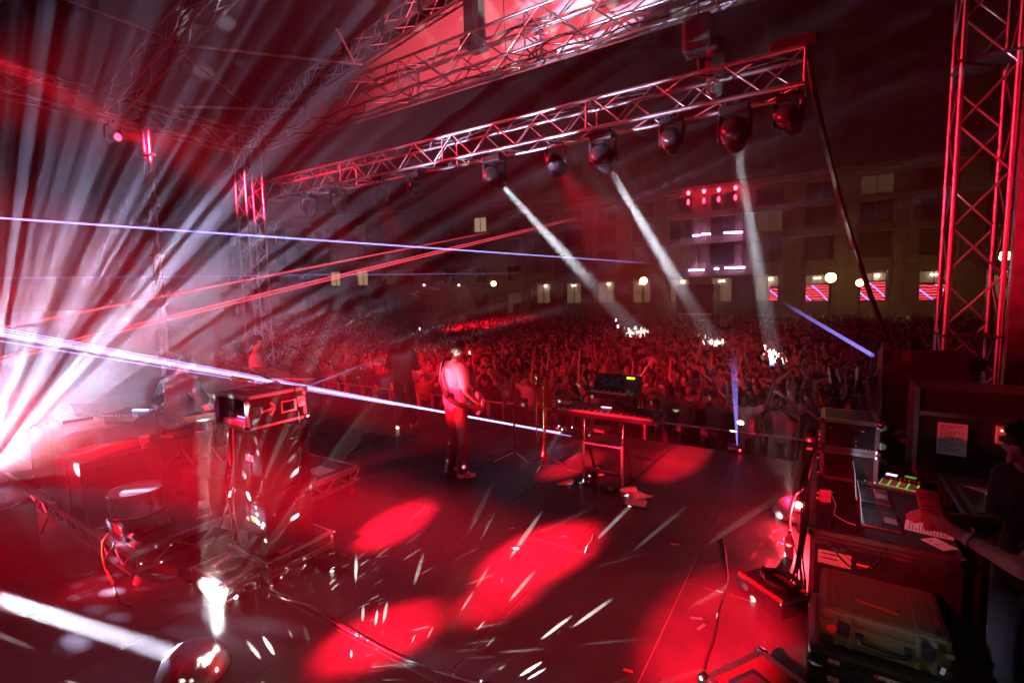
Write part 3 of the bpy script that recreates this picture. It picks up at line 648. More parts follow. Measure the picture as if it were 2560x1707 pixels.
def person_mesh(name, J=None, face=(0, 1, 0), voxel=.014, mats=None, loose=1.0, sleeve=.55, shorts=False, fingers=True, handdir=None, toe=None, smooth=3, upper_only=False, hem=.0):
    """one continuous body: tapered limbs fused by a voxel remesh; faces take the cloth of the nearest limb.
    material slots: 0 skin 1 shirt 2 trousers 3 shoes 4 hair"""
    P = {k: Vector(v) for k, v in BASE.items()}
    for k, v in (J or {}).items(): P[k] = Vector(v)
    fw = Vector(face).normalized(); up = (P['head']-P['neck']).normalized(); side = fw.cross(up).normalized(); fw = up.cross(side).normalized()
    lat = (P['shR']-P['shL']).normalized(); plat = (P['hipR']-P['hipL']).normalized()
    pr = []
    def c(a, b, r0, r1, reg, la=None, ls=1.0): pr.append((Vector(a), Vector(b), r0, r1, reg, la, ls))
    lo = loose
    tors = (P['neck']-P['pelvis']); 
    c(P['hipL'].lerp(P['hipR'], .25), P['hipL'].lerp(P['hipR'], .75), .105, .105, 2)
    c(P['pelvis'] + (tors*.02), P['pelvis'].lerp(P['chest'], .75), .115*lo+hem, .112*lo, 1, plat, 1.38)
    c(P['pelvis'].lerp(P['chest'], .6), P['chest'].lerp(P['neck'], .35), .115*lo, .115*lo, 1, lat, 1.45)
    c(P['shL'].lerp(P['shR'], .1), P['shL'].lerp(P['shR'], .9), .068*lo, .068*lo, 1)
    c(P['chest'].lerp(P['neck'], .5), P['neck'], .10, .06, 1, lat, 1.3)
    c(P['neck']-up*.02, P['head']-up*.06, .056, .053, 0)
    h = P['head']
    c(h-fw*.022+up*.025, h+fw*.012+up*.03, .086, .084, 4, side, .9)           # skull
    c(h+fw*.03+up*.02, h+fw*.038-up*.055, .07, .055, 0, side, .88)             # face
    c(h+fw*.05-up*.085, h+fw*.045-up*.09, .036, .036, 0, side, 1.1)            # chin
    c(h+fw*.098+up*.01, h+fw*.115-up*.022, .011, .015, 0)                      # nose
    c(h+fw*.085+up*.037+side*.03, h+fw*.085+up*.037-side*.03, .018, .018, 0)   # brow
    for s in (-1, 1): c(h+side*.078*s-fw*.005+up*.015, h+side*.08*s-fw*.008-up*.02, .014, .011, 0)
    for S in 'RL':
        sh, el, wr = P['sh'+S], P['el'+S], P['wr'+S]
        c(sh, el, .05, .042, 0); c(el, wr, .043, .029, 0)
        if sleeve > 0:
            c(sh, sh.lerp(el, min(1, sleeve)), .066*lo, .062*lo, 1)
            if sleeve > 1: c(el, el.lerp(wr, sleeve-1), .056, .045, 1)
        hd = Vector(handdir[S]).normalized() if handdir and S in handdir else (wr-el).normalized()
        palm = wr+hd*.085
        pl = hd.cross(fw); pl = pl.normalized() if pl.length > .1 else side.copy()
        if fingers:
            c(wr, palm, .026, .03, 0, pl, 1.35)
            curl = (el-wr).cross(pl).normalized()
            if curl.dot(fw) < 0: curl = -curl
            for i, ln in enumerate((.07, .08, .075, .055)):
                b0 = palm+pl*(.03-.02*i); m1 = b0+hd*ln*.55+curl*.006; c(b0, m1, .0105, .0095, 0); c(m1, m1+hd*ln*.45+curl*.022, .0095, .008, 0)
            c(wr+hd*.03+pl*.03, wr+hd*.075+pl*.062, .012, .01, 0)
        else:
            c(wr, wr+hd*.14, .032, .028, 0, pl, 1.3)
        if not upper_only:
            hp, kn, an = P['hip'+S], P['kn'+S], P['an'+S]
            c(hp, kn, .09*lo, .066*lo, 2)
            if shorts: c(kn, an, .056, .04, 0)
            else: c(kn, an+Vector((0, 0, .03)), .066*lo, .06*lo, 2)
            tv = Vector(toe[S]).normalized() if toe else Vector((fw.x, fw.y, 0)).normalized()
            c(an-tv*.045-Vector((0, 0, .045)), an+tv*.14-Vector((0, 0, .052)), .042, .036, 3); c(an, an+tv*.06-Vector((0, 0, .03)), .042, .04, 3)
    mb = MB()
    for a, b, r0, r1, reg, la, ls in pr: tcap(mb, a, b, r0, r1, la, ls)
    me0 = mb.mesh(name+'_raw', [])
    ob = bpy.data.objects.new(name+'_raw', me0); COL.objects.link(ob)
    rm = ob.modifiers.new('r', 'REMESH'); rm.mode = 'VOXEL'; rm.voxel_size = voxel; rm.use_smooth_shade = True
    if smooth: sm = ob.modifiers.new('s', 'SMOOTH'); sm.iterations = smooth; sm.factor = .5
    bpy.context.view_layer.update()
    me = bpy.data.meshes.new_from_object(ob.evaluated_get(bpy.context.evaluated_depsgraph_get()))
    COL.objects.unlink(ob); bpy.data.objects.remove(ob); bpy.data.meshes.remove(me0)
    me.name = name; me.materials.clear()
    for m in mats: me.materials.append(m)
    n = len(me.polygons); cen = np.empty(n*3); me.polygons.foreach_get('center', cen); cen = cen.reshape(-1, 3)
    best = np.full(n, 1e9); reg = np.zeros(n, int)
    for a, b, r0, r1, rg, la, ls in pr:
        A = np.array(a); D = np.array(b)-A; L2 = max(D@D, 1e-9); t = np.clip(((cen-A)@D)/L2, 0, 1); Q = cen-A-t[:, None]*D
        if la is not None:
            l = np.array(la); Q = Q - (Q@l)[:, None]*l*(1-1/ls)
        d = np.linalg.norm(Q, axis=1)-(r0+(r1-r0)*t)
        k = d < best; best[k] = d[k]; reg[k] = rg
    me.polygons.foreach_set('material_index', reg.astype(np.int32)); me.polygons.foreach_set('use_smooth', np.ones(n, bool)); me.update()
    return me
def hair(parent, head, face, m, r=.1, length=.06, tuft=900, ln=.035, seed=1, cover=.25):
    """hair built of many short locks over the skull"""
    rg = np.random.default_rng(seed); h = Vector(head); fw = Vector(face).normalized(); up = Vector((0, 0, 1)); sd = fw.cross(up).normalized(); up = sd.cross(fw)
    mb = MB(); V = []; F = []
    while len(F) < tuft*2:
        d = rg.normal(0, 1, 3); d /= np.linalg.norm(d); d = Vector(d)
        uz_, fz_ = d.dot(up), d.dot(fw)
        if fz_ > .35 and uz_ < .55: continue
        if uz_ < -cover-.3*max(0, -fz_): continue
        p = h + up*.025 - fw*.008 + sd*(d.dot(sd)*r*.9) + fw*(fz_*r*1.05) + up*(uz_*r)
        g = (d*.5 - up*.55 + Vector(rg.normal(0, .5, 3))).normalized(); q = p+g*ln*(.7+.6*rg.random()) + d*.004; w = d.cross(g).normalized()*.006
        mid = p.lerp(q, .5)+d*.012; o = len(V); V += [p-w, p+w, mid+w, mid-w, q]; F += [(o, o+1, o+2, o+3), (o+3, o+2, o+4)]
    mb.add(V, F, 0, True); mb.ell(h+up*.022-fw*.012, (.088, .088, .088), u=14, w=10)
    return mb.build('hair', m, parent)

# ---------------------------------------------------------------- crowd
CT = [fab('red', (.3, .04, .05)), fab('white', (.62, .6, .58)), fab('black', (.02, .02, .022)), fab('grey', (.2, .2, .21)), fab('blue', (.06, .09, .22)), fab('tan', (.38, .27, .18)), fab('pink', (.5, .22, .28)), fab('green', (.08, .15, .08))]
CN = ['red', 'white', 'black', 'grey', 'blue', 'tan', 'pink', 'green']
JEANS = fab('denim', (.05, .06, .1))
def arms(rz=None, lz=None):
    """raised arms: (elbow, wrist) offsets"""
    J = {}
    if rz: J['elR'], J['wrR'] = rz
    if lz: J['elL'], J['wrL'] = lz
    return J
UPR = ((.30, .06, 1.62), (.27, .14, 1.92)); UPL = ((-.30, .06, 1.62), (-.27, .14, 1.92)); UPR2 = ((.36, .08, 1.55), (.44, .16, 1.84)); UPL2 = ((-.36, .08, 1.55), (-.44, .16, 1.84))
CLR = ((.27, .14, 1.2), (.05, .32, 1.42)); CLL = ((-.27, .14, 1.2), (-.05, .32, 1.42)); PHR = ((.26, .2, 1.36), (.12, .4, 1.6)); PHL = ((-.26, .2, 1.36), (-.06, .4, 1.6))
HEADR = ((.34, .02, 1.58), (.14, .02, 1.78)); HEADL = ((-.34, .02, 1.58), (-.14, .02, 1.78))
POSES = [(arms(UPR, None), 'one arm up'), (arms(None, UPL2), 'left arm stretched up'), (arms(UPR, UPL), 'both arms raised high'), (arms(UPR2, UPL2), 'arms spread wide overhead'), (arms(CLR, CLL), 'hands clasped at chest'),
         (arms(PHR, PHL), 'hands held up before the face'), (arms(), 'arms hanging down'), (arms(HEADR, HEADL), 'hands on the head'), (arms(PHR, None), 'one hand reaching forward'), (arms(UPR2, CLL), 'one arm waving sideways')]
crowd_near = []; crowd_far = []
for i, (J, pn) in enumerate(POSES):
    J = dict(J); 
    if i % 3 == 1: J['head'] = (.03, .05, 1.62); J['neck'] = (.01, .02, 1.47)
    for v in range(4):
        ci = (i*3+v*5) % 8; mt = [SKIN[(i+v) % 4], CT[ci], JEANS if v % 2 else CT[2], CT[1], HAIRM[(i+v*2) % 3]]
        if v == 0:
            me = person_mesh('audience_member', J, voxel=.032, mats=mt, loose=1.05, fingers=False, smooth=1); far = person_mesh('audience_far', J, voxel=.085, mats=mt, loose=1.05, fingers=False, smooth=0, upper_only=True)
        else:
            me = me.copy(); far = far.copy()
            for k in range(5): me.materials[k] = mt[k]
        crowd_near.append((me, CN[ci], pn)); crowd_far.append(far)
PHONE = mat('phone_screen', (.1, .1, .1), .2, emit=(.9, .95, 1), estr=9.0)
# positions: rows behind the barrier, thinning to the far side
spots = []
for Y in np.arange(9.5, 47, .62):
    x0 = _C0.x + (-.96-0)*Y*1.0
    dens = .52 if Y < 20 else .66 if Y < 30 else .8
    for X in np.arange(-1.65*Y-2, .34*Y+1.5, dens):
        x, y = X+rng.normal(0, .12), Y+rng.normal(0, .14)
        if 33.2 < y < 37.5 and p.x-.5 < x < p.x+W+.5: continue
        spots.append((x, y))
def in_view(x, y, z):
    c = cam.matrix_world.inverted() @ Vector((x, y, z))
    return c.z < 0 and abs(c.x/c.z)*_F < 1330 and -950 < c.y/-c.z*_F < 900
INV = cam.matrix_world.inverted()
S2 = []
for x, y in spots:
    c = INV @ Vector((x, y, .4))
    if c.z < -3 and abs(c.x/c.z) < 1.12: S2.append((x, y))
spots = S2
spots.sort(key=lambda s: (s[0]*s[0]+s[1]*s[1]))
near, far = spots[:300], spots[300:]
PW = np.array([.09, .08, .08, .05, .14, .1, .28, .03, .09, .06]); PW /= PW.sum()
def pick(): return int(rng.choice(10, p=PW))*4+int(rng.integers(0, 4))
ROWN = ('in the front row at the barrier', 'in the second row', 'a few rows behind the barrier', 'deeper in the crowd')
for i, (x, y) in enumerate(near):
    me, cn, pn = crowd_near[pick()]
    o = obj('audience_member', me, None, (x, y, -1.2), (rng.normal(0, .05), rng.normal(0, .05), math.atan2(-(-5-x), -(y-5.5))*-.0 + math.pi + rng.normal(0, .3) + math.atan2(x+5, y-4)*-.6))
    s = .93+.14*rng.random(); o.scale = (s, s, s*(.96+.08*rng.random()))
    row = ROWN[0 if y < 10 else 1 if y < 10.7 else 2 if y < 12.5 else 3]
    tag(o, f'{cn}-topped fan with {pn} {row}', 'person', 'audience members near the stage front')
# the rest of the crowd reads as one mass
def crowd_mass(pts):
    geo = []
    for me in crowd_far:
        nv = len(me.vertices); co = np.empty(nv*3); me.vertices.foreach_get('co', co)
        fs = [tuple(pl.vertices) for pl in me.polygons]; mi = np.empty(len(fs), np.int32); me.polygons.foreach_get('material_index', mi); geo.append((co.reshape(-1, 3), fs, mi))
    palette = SKIN + CT + HAIRM; V = []; LI = []; LS = []; MI = []; off = 0
    cache = [(np.array([v for f_ in fs for v in f_]), np.array([len(f_) for f_ in fs]), mi) for _, fs, mi in geo]
    for (x, y) in pts:
        k = pick(); co = geo[k][0]; li, ls, mi = cache[k]
        a = math.pi+rng.normal(0, .35)+math.atan2(x+5, y-4)*-.6; s = .92+.16*rng.random(); ca, sa = math.cos(a)*s, math.sin(a)*s
        V.append(np.stack([co[:, 0]*ca-co[:, 1]*sa+x, co[:, 0]*sa+co[:, 1]*ca+y, co[:, 2]*s-1.2], 1)); LI.append(li+off); LS.append(ls); off += len(co)
        sk = int(rng.integers(0, 4)); sh = 4+int(rng.integers(0, 8)); hr = 12+int(rng.integers(0, 3))
        MI.append(np.array([sk, sh, 6, 5, hr])[mi])
    V = np.concatenate(V).astype(np.float32); LI = np.concatenate(LI).astype(np.int32); LS = np.concatenate(LS); MI = np.concatenate(MI).astype(np.int32)
    me = bpy.data.meshes.new('crowd'); me.vertices.add(len(V)); me.vertices.foreach_set('co', V.ravel()); me.loops.add(len(LI)); me.loops.foreach_set('vertex_index', LI)
    me.polygons.add(len(LS)); st_ = np.concatenate([[0], np.cumsum(LS)[:-1]]).astype(np.int32); me.polygons.foreach_set('loop_start', st_)
    for m in palette: me.materials.append(m)
    me.polygons.foreach_set('material_index', MI); me.update(calc_edges=True); me.polygons.foreach_set('use_smooth', np.ones(len(LS), bool)); return me
for i, (x, y, dd) in enumerate(((993, 842, 24), (1050, 822, 30), (1540, 800, 32), (1545, 816, 26), (1994, 865, 22), (2110, 925, 17), (2294, 838, 24), (1175, 880, 18), (1790, 905, 17), (1730, 870, 21))):
    p_ = fd(x, y, dd); T = thing('mobile_phone', ('lit phone held up at the far left of the crowd', 'small lit phone beyond the dark performer', 'lit phone near the first white beam', 'lower lit phone near the first white beam', 'lit phone right of the middle of the crowd', 'lit phone near the side fill speakers', 'bright phone below the shop windows', 'lit phone behind the guitarist', 'lit phone between the white beams', 'faint phone between the white beams')[i], 'phone', p_, 0, 'lit phones in the crowd'); MB().bbox((-.045, -.006, -.08), (.045, .006, .08), .004).build('case', BLACKP, T); MB().box((-.04, -.0075, -.072), (.04, -.0062, .072)).build('screen', PHONE, T)
cm = crowd_mass(far)
tag(obj('crowd', cm), 'packed crowd filling the square as far as the buildings', 'crowd', kind='stuff')
print('CROWD', len(near), len(far), len(cm.polygons))

# ------------------------------------------------------------------ common gear
LAM = mat('black_laminate', (.026, .024, .025), .42, noise=.25, nscale=25)
LAMR = mat('maroon_laminate', (.06, .02, .022), .45, noise=.2, nscale=25)
GRIL = mat('speaker_cloth', (.014, .013, .014), .8, bump=.6, bscale=220)
TAPE_O = mat('orange_tape', (.85, .25, .1), .6); TAPE_W = mat('white_tape', (.8, .8, .76), .7); TAPE_G = mat('green_tape', (.35, .7, .15), .6); TAPE_P = mat('pink_tape', (.85, .35, .3), .6)
WOODM = mat('pale_wood', (.5, .34, .2), .6, noise=.15, nscale=6)
DRUMH = mat('drum_head', (.78, .76, .72), .5); BRASS = mat('brass', (.75, .55, .2), .22, 1.0)
CRIN = mat('hammered_chrome', (.8, .8, .8), .12, 1.0, bump=1.0, bscale=38)
def text(body, size, m, parent, loc, rot, ext=.0006, name='lettering'):
    c = bpy.data.curves.new(name, 'FONT'); c.body = body; c.size = size; c.extrude = ext; c.materials.append(m)
    o = bpy.data.objects.new(name, c); COL.objects.link(o); bpy.context.view_layer.update()
    me = bpy.data.meshes.new_from_object(o.evaluated_get(bpy.context.evaluated_depsgraph_get())); bpy.data.objects.remove(o)
    return obj(name, me, parent, loc, rot)
def flight_case(name, label, loc, dims, m=LAM, group=None, e=.022, open_face=None, latches=True, handles=(), cat='flight case', rotz=0, lid=None, edge=ALU):
    """laminate box, aluminium angle on all twelve edges, ball corners, butterfly latches, recessed handles. origin: centre of base"""
    T = thing(name, label, cat, loc, rotz, group); w, d, h = dims; x, y = w/2, d/2; t = .012
    faces = {'-y': ((-x+t, -y, t), (x-t, -y+t, h-t)), '+y': ((-x+t, y-t, t), (x-t, y, h-t)), '-x': ((-x, -y+t, t), (-x+t, y-t, h-t)), '+x': ((x-t, -y+t, t), (x, y-t, h-t)), 'b': ((-x+t, -y+t, 0), (x-t, y-t, t)), 't': ((-x+t, -y+t, h-t), (x-t, y-t, h))}
    for k, (a, b) in faces.items():
        if k == open_face: continue
        MB().box(a, b).build('panel', m, T)
    q = .0025
    E_ = []
    for sx in (-1, 1):
        for sy in (-1, 1): E_.append(((sx*(x-e/2), sy*(y-e/2), 0), (e/2+q, e/2+q, h)))
    for sx, sy in ((-1, -1), (1, -1), (1, 1), (-1, 1)):
        a = MB().box((min(sx*x, sx*(x-e))-q*(sx < 0), min(sy*y, sy*(y-e))-q*(sy < 0), e), (max(sx*x, sx*(x-e))+q*(sx > 0), max(sy*y, sy*(y-e))+q*(sy > 0), h-e)); a.build('edge_strip', edge, T)
    for z0, z1 in ((-.0, e), (h-e, h+q)):
        for sy in (-1, 1): MB().box((-x-q, min(sy*y, sy*(y-e))-q*(sy < 0), z0), (x+q, max(sy*y, sy*(y-e))+q*(sy > 0), z1)).build('edge_strip', edge, T)
        for sx in (-1, 1): MB().box((min(sx*x, sx*(x-e))-q*(sx < 0), -y+e, z0), (max(sx*x, sx*(x-e))+q*(sx > 0), y-e, z1)).build('edge_strip', edge, T)
    for sx in (-1, 1):
        for sy in (-1, 1):
            for z in (e*.7, h-e*.7): MB().bbox((sx*x-e*.85, sy*y-e*.85, z-e*.85), (sx*x+e*.85, sy*y+e*.85, z+e*.85), e*.5).build('ball_corner', STEEL, T) if min(dims) > .12 else None
    if lid:
        for sy in (-1, 1):
            for dz in (-.028, .006): MB().box((-x, sy*(y+.002)-.003, lid+dz), (x, sy*(y+.002)+.003, lid+dz+.022)).build('lid_strip', edge, T)
        for sx in (-1, 1):
            for dz in (-.028, .006): MB().box((sx*(x+.002)-.003, -y, lid+dz), (sx*(x+.002)+.003, y, lid+dz+.022)).build('lid_strip', edge, T)
    for (face, u, v) in handles:
        M = {'-y': Matrix.Translation((u, -y, v)), '+x': Matrix.Translation((x, u, v)) @ Matrix.Rotation(math.pi/2, 4, 'Z'), 't': Matrix.Translation((u, v, h)) @ Matrix.Rotation(-math.pi/2, 4, 'X')}[face]
        hp = MB().bbox((-.075, -.004, -.055), (.075, .003, .055), .004, M=M).build('handle_plate', STEEL, T)
        MB().box((-.055, -.0055, -.038), (.055, -.0042, .038), M=M).build('handle_recess', BLACK, hp)
        MB().tube([M @ Vector(p_) for p_ in ((-.045, -.008, .02), (-.045, -.02, 0), (0, -.024, -.004), (.045, -.02, 0), (.045, -.008, .02))], .006).build('grip', RUBBER, hp)
    return T
def latch(T, M):
    l = MB().bbox((-.045, -.006, -.05), (.045, .002, .05), .006, M=M).build('latch', STEEL, T); MB().cyl(M @ Vector((0, -.006, 0)), M @ Vector((0, -.014, 0)), .022).build('latch_knob', STEEL, l); return l

# ------------------------------------------------------------------ drum riser
RX0, RX1, RY0, RY1, RZ = -8.35, -4.7, 1.49, 3.85, .33
rs = thing('drum_riser', 'low aluminium framed drum riser on screw legs', 'riser', (0, 0, 0))
for i in range(3):
    a = RX1-1.22*(i+1); MB().bbox((a+.045, RY0+.045, RZ-.03), (a+1.175, RY1-.045, RZ-.006), .004).build('deck_board', mat('riser_board', (.04, .036, .036), .6, noise=.3, nscale=5), rs)
def rail(a, b, n):
    """lattice side: top and bottom rails joined by a zig-zag"""
    a, b = Vector(a), Vector(b); d = (b-a).normalized(); L = (b-a).length; nn = Vector((d.y, -d.x, 0))
    for z0, z1 in ((RZ-.05, RZ), (.135, .165)):
        M = Matrix(((d.x, -d.y, 0, a.x), (d.y, d.x, 0, a.y), (0, 0, 1, 0), (0, 0, 0, 1)))
        MB().box((0, -.022, z0), (L, .022, z1), M=M).build('side_rail', ALU, rs)
    for i in range(n):
        p0 = a+d*(L*i/n); p1 = a+d*(L*(i+.5)/n); p2 = a+d*(L*(i+1)/n)
        bar('brace', (p0.x, p0.y, RZ-.05), (p1.x, p1.y, .16), .011, ALU, rs, 6); bar('brace', (p1.x, p1.y, .16), (p2.x, p2.y, RZ-.05), .011, ALU, rs, 6)
rail((RX1-.02, RY0, 0), (RX1-.02, RY1, 0), 7); rail((RX0, RY0+.02, 0), (RX1-.045, RY0+.02, 0), 11); rail((RX0, RY1-.02, 0), (RX1-.045, RY1-.02, 0), 11)
for x in (RX0+.1, -5.98, RX1-.09):
    for y in (RY0+.1, RY1-.1):
        l = MB().cyl((x, y, .11), (x, y, RZ-.03), .03).build('leg', ALU, rs); MB().lathe([(.001, 0), (.06, 0), (.065, .02), (.045, .06), (.04, .11), (.001, .12)], 14, M=Matrix.Translation((x, y, 0))).build('caster', mat('caster_rubber', (.35, .3, .27), .6), l)
# tape and paper on the far riser corner
q = thing('paper_sheet', 'blank sheet taped on the bare riser corner beyond the speaker stack', 'paper', (-5.0, 3.5, RZ-.004)); MB().box((-.15, -.11, 0), (.15, .11, .0015)).build('sheet', PAPER, q)

# speaker stack
sc = flight_case('flight_case', 'low flight case under the speaker stack', (-4.02, 2.4, 0), (.58, .62, .24), LAM, lid=.12)
for i, (x, y) in enumerate(((-.14, .2), (.16, -.12))): MB().box((-.1, -.07, 0), (.1, .07, .0015)).build('tape', TAPE_P, sc, (x, y, .2425+.0005*i), (0, 0, .1))
def cab(label, z, h):
    T = thing('speaker_cabinet', label, 'speaker', (-4.06, 2.36, z), 0, 'speaker cabinets in the stack'); w, d = .5, .44
    MB().bbox((-w/2, -d/2, 0), (w/2, d/2, h), .012).build('shell', mat('cab_carpet', (.022, .02, .021), .85, bump=.7, bscale=160), T)
    # carved recess with handle on the side that faces the stage
    for zz in (h*.78,):
        l = MB().bbox((w/2-.002, .02, zz-.05), (w/2+.006, .14, zz+.05), .005).build('side_handle', RUBBER, T); MB().tube([(w/2+.004, .03, zz), (w/2+.03, .05, zz), (w/2+.03, .11, zz), (w/2+.004, .13, zz)], .008).build('grip', RUBBER, l)
    for k in range(3): MB().box((w/2-.001, -.17+.022*k, h*.86), (w/2+.002, -.162+.022*k, h*.9), M=None).build('vent_slot', BLACKP, T)
    for sx in (-1, 1):
        for sy in (-1, 1):
            for zz in (.02, h-.02): MB().bbox((sx*w/2-.03, sy*d/2-.03, zz-.03 if zz > .1 else -.001), (sx*w/2+.03*0+sx*.004, sy*d/2+sy*.004, zz+.021 if zz > .1 else .04), .004).build('corner_guard', RUBBER, T) if False else None
    MB().box((-.2, -d/2-.006, .05), (-.02, -d/2+.002, .14)).build('connector_plate', BLACKP, T)
    for sx in (-.16, .16): MB().bbox((sx-.04, -d/2+.03, h-.001), (sx+.04, -d/2+.09, h+.004), .003).build('foot', RUBBER, T)
    MB().box((-.06, -d/2-.003, h*.45), (.06, -d/2+.001, h*.55)).build('label_plate', TAPE_G if z < .5 else PAPER, T, (.07, 0, .02))
    return T
cab('lower black speaker cabinet in the stack with a green tape label', .245, .515); cab('upper black speaker cabinet in the stack under the rack case', .766, .54)
# corner guards and bolts on the stack are part of the shells; rack case on top
rk = flight_case('rack_case', 'open flight rack case with taped arrow on top of the speaker stack', (-4.12, 2.34, 1.312), (.5, .53, .28), LAM, e=.024, open_face='-y', handles=(('+x', .1, .14),))
latch(rk, Matrix.Translation((.25, -.2, .14)) @ Matrix.Rotation(math.pi/2, 4, 'Z')); latch(rk, Matrix.Translation((.25, .22, .16)) @ Matrix.Rotation(math.pi/2, 4, 'Z'))
# arrow of orange and white tape on the side facing the stage
def tape_on_x(T, X, y, z, L, w, a, m):
    M = Matrix.Translation((X, y, z)) @ Matrix.Rotation(a, 4, 'X'); MB().box((0, -L/2, -w/2), (.0012, L/2, w/2), M=M).build('tape_arrow', m, T)
tape_on_x(rk, .2515, -.08, .142, .115, .017, .12, TAPE_O); tape_on_x(rk, .2525, -.045, .182, .06, .017, -.75, TAPE_O); tape_on_x(rk, .2535, -.045, .12, .07, .018, .95, TAPE_W)
for (x, y, w, d, a) in ((-.1, -.08, .14, .09, .1), (.02, .1, .13, .05, .05)): MB().box((-w/2, -d/2, 0), (w/2, d/2, .0012)).build('tape', TAPE_P, rk, (x, y, .2835), (0, 0, a))
it = thing('wireless_receiver', 'small receivers and white boxes inside the open rack case', 'receiver', (-4.1, 2.2, 1.326)); MB().bbox((-.2, -.1, 0), (.19, .24, .045), .004).build('lower_unit', WHITEP, it); MB().bbox((-.2, -.05, .05), (.19, .24, .09), .004).build('upper_unit', BLACKP, it); MB().box((-.05, -.052, .06), (.1, -.05, .07)).build('display', mat('violet_led', (.2, .1, .4), .3, emit=(.35, .15, 1), estr=6), it)
# second small case left of the stack
s2 = flight_case('flight_case', 'small square flight case with coiled cable beside the riser', (-4.09, 1.93, 0), (.48, .3, .175), LAM, lid=.1, e=.026)
for (x, y, w, d, a, m) in ((-.12, .04, .05, .2, .3, TAPE_P), (.05, -.06, .09, .04, .2, TAPE_P), (-.2, -.07, .05, .015, .8, TAPE_O), (-.02, -.12, .05, .015, .6, TAPE_O)): MB().box((-w/2, -d/2, 0), (w/2, d/2, .0015)).build('tape', m, s2, (x, y, .178), (0, 0, a))
def coil(label, c, r, turns, rr=.005, jit=.02, seed=1, flat=.006, parent=None):
    rg = random.Random(seed); pts = []; c = Vector(c)
    for i in range(turns*20):
        a = i/20*2*math.pi; q = r*(1+jit*rg.uniform(-1, 1)) + .012*math.sin(a*.37+seed); pts.append(c+Vector((q*math.cos(a), q*math.sin(a)*.92, rr+flat*(i/20) % .03)))
    T = thing('coiled_cable', label, 'cable', c); pts = [p_-c for p_ in pts]
    return MB().tube(spline(pts, 2), rr, 5).build('coil', RUBBER, T)
coil('black cable coiled on the small flight case', (-4.03, 1.97, .179), .085, 6, .0045, seed=3)
coil('cable coil lying on the floor beside the low flight case', (-3.62, 2.62, 0), .15, 8, .006, seed=5)
coil('large loose coil of cables under the riser edge', (-4.5, 1.98, 0), .22, 8, .007, jit=.06, seed=8)

# ------------------------------------------------------------------ gear standing on the riser
cb_ = thing('keyboard_cabinet', 'big black covered cabinet on the riser corner', 'cabinet', (-6.06, 1.83, RZ-.005))
mbx = MB().bbox((-.34, -.33, 0), (.34, .33, .57), .02).build('body', mat('cab_vinyl', (.03, .028, .03), .55, noise=.25, nscale=12, bump=.2, bscale=25), cb_)
MB().bbox((.0, -.345, .0), (.05, -.33, .55), .004).build('front_batten', BLACK, cb_); MB().bbox((.34, -.3, .03), (.352, .3, .5), .005).build('side_panel', BLACK, cb_)
for y in (-.25, .25): MB().lathe([(.001, -.0), (.03, 0), (.03, .02), (.001, .02)], 10, M=Matrix.Translation((.3, y, -.0))).build('foot', RUBBER, cb_)
# crumpled cloth on top
def cloth_patch(name, label, c, w, d, amp, m, seed, nn=18, cat='cloth', zmin=.004):
    T = thing(name, label, cat, c); rg = np.random.default_rng(seed); V = []; F = []; ph = rg.random(8)*6.28; fr = rg.normal(0, 9, (8, 2))
    for s in (0, 1):
        for i in range(nn+1):
            for j in range(nn+1):
                x, y = (i/nn-.5)*w, (j/nn-.5)*d; k = sum(math.sin(x*fr[a, 0]+y*fr[a, 1]+ph[a]) for a in range(8))/8
                x2 = x*(1+.18*math.sin(3*math.atan2(y, x)+seed)); y2 = y*(1+.15*math.cos(4*math.atan2(y, x)+seed))
                V.append((x2, y2, zmin+amp*abs(k)*1.6*(1-.5*max(abs(2*x/w), abs(2*y/d))**3)+.004*s))
    W_ = nn+1; o = W_*W_
    for i in range(nn):
        for j in range(nn): q = (i*W_+j, (i+1)*W_+j, (i+1)*W_+j+1, i*W_+j+1); F += [tuple(o+k for k in q), q[::-1]]
    MB().add(V, F, 0, True).build('folds', m, T); return T
cloth_patch('crumpled_jacket', 'crumpled dark jacket on top of the covered cabinet', (-6.0, 1.82, .897), .44, .5, .07, fab('maroon', (.09, .03, .035)), 4)
T = thing('paper_cup', 'white paper cup with printed ring on the cabinet', 'cup', (-5.78, 2.05, .897)); MB().lathe([(.001, .0), (.03, 0), (.042, .11), (.044, .112), (.04, .108), (.029, .006), (.001, .006)], 20).build('cup', PAPER, T); MB().lathe([(.0365, .05), (.0395, .07), (.0392, .07), (.0362, .05)], 20).build('printed_ring', TAPE_O, T)
# draped table with a wooden tray, drum machine and laptop
tb = thing('draped_table', 'black draped gear table behind the covered cabinet', 'table', (-6.95, 2.0, RZ-.005))
MB().bbox((-.45, -.42, .66), (.45, .42, .7), .01).build('top', BLACK, tb)
mb = MB(); V = []; F = []; ring = []
for i in range(81):
    u = i/80*4; k = int(u) % 4; f_ = u-int(u); cs = [(-.46, -.43), (.46, -.43), (.46, .43), (-.46, .43)]; a, b = cs[k], cs[(k+1) % 4]; x, y = a[0]+(b[0]-a[0])*f_, a[1]+(b[1]-a[1])*f_; w = .02*math.sin(i*1.7)
    V += [(x, y, .705), (x*(1+.03)+w, y*(1.03)+w, .01)]
    if i: F.append((2*i-2, 2*i, 2*i+1, 2*i-1))
mb.add(V, F, 0, True).build('drape', CLOTHB, tb)
for x in (-.4, .4):
    for y in (-.36, .36): bar('leg', (x, y, 0), (x, y, .66), .015, ALU, tb)
T = thing('wooden_tray', 'pale wooden tray on the draped gear table', 'tray', (-6.85, 1.82, 1.03)); MB().bbox((-.28, -.16, 0), (.28, .16, .07), .008).build('tray', WOODM, T); MB().bbox((-.26, -.14, .07), (.1, .12, .1), .006).build('drum_machine', BLACKP, T)
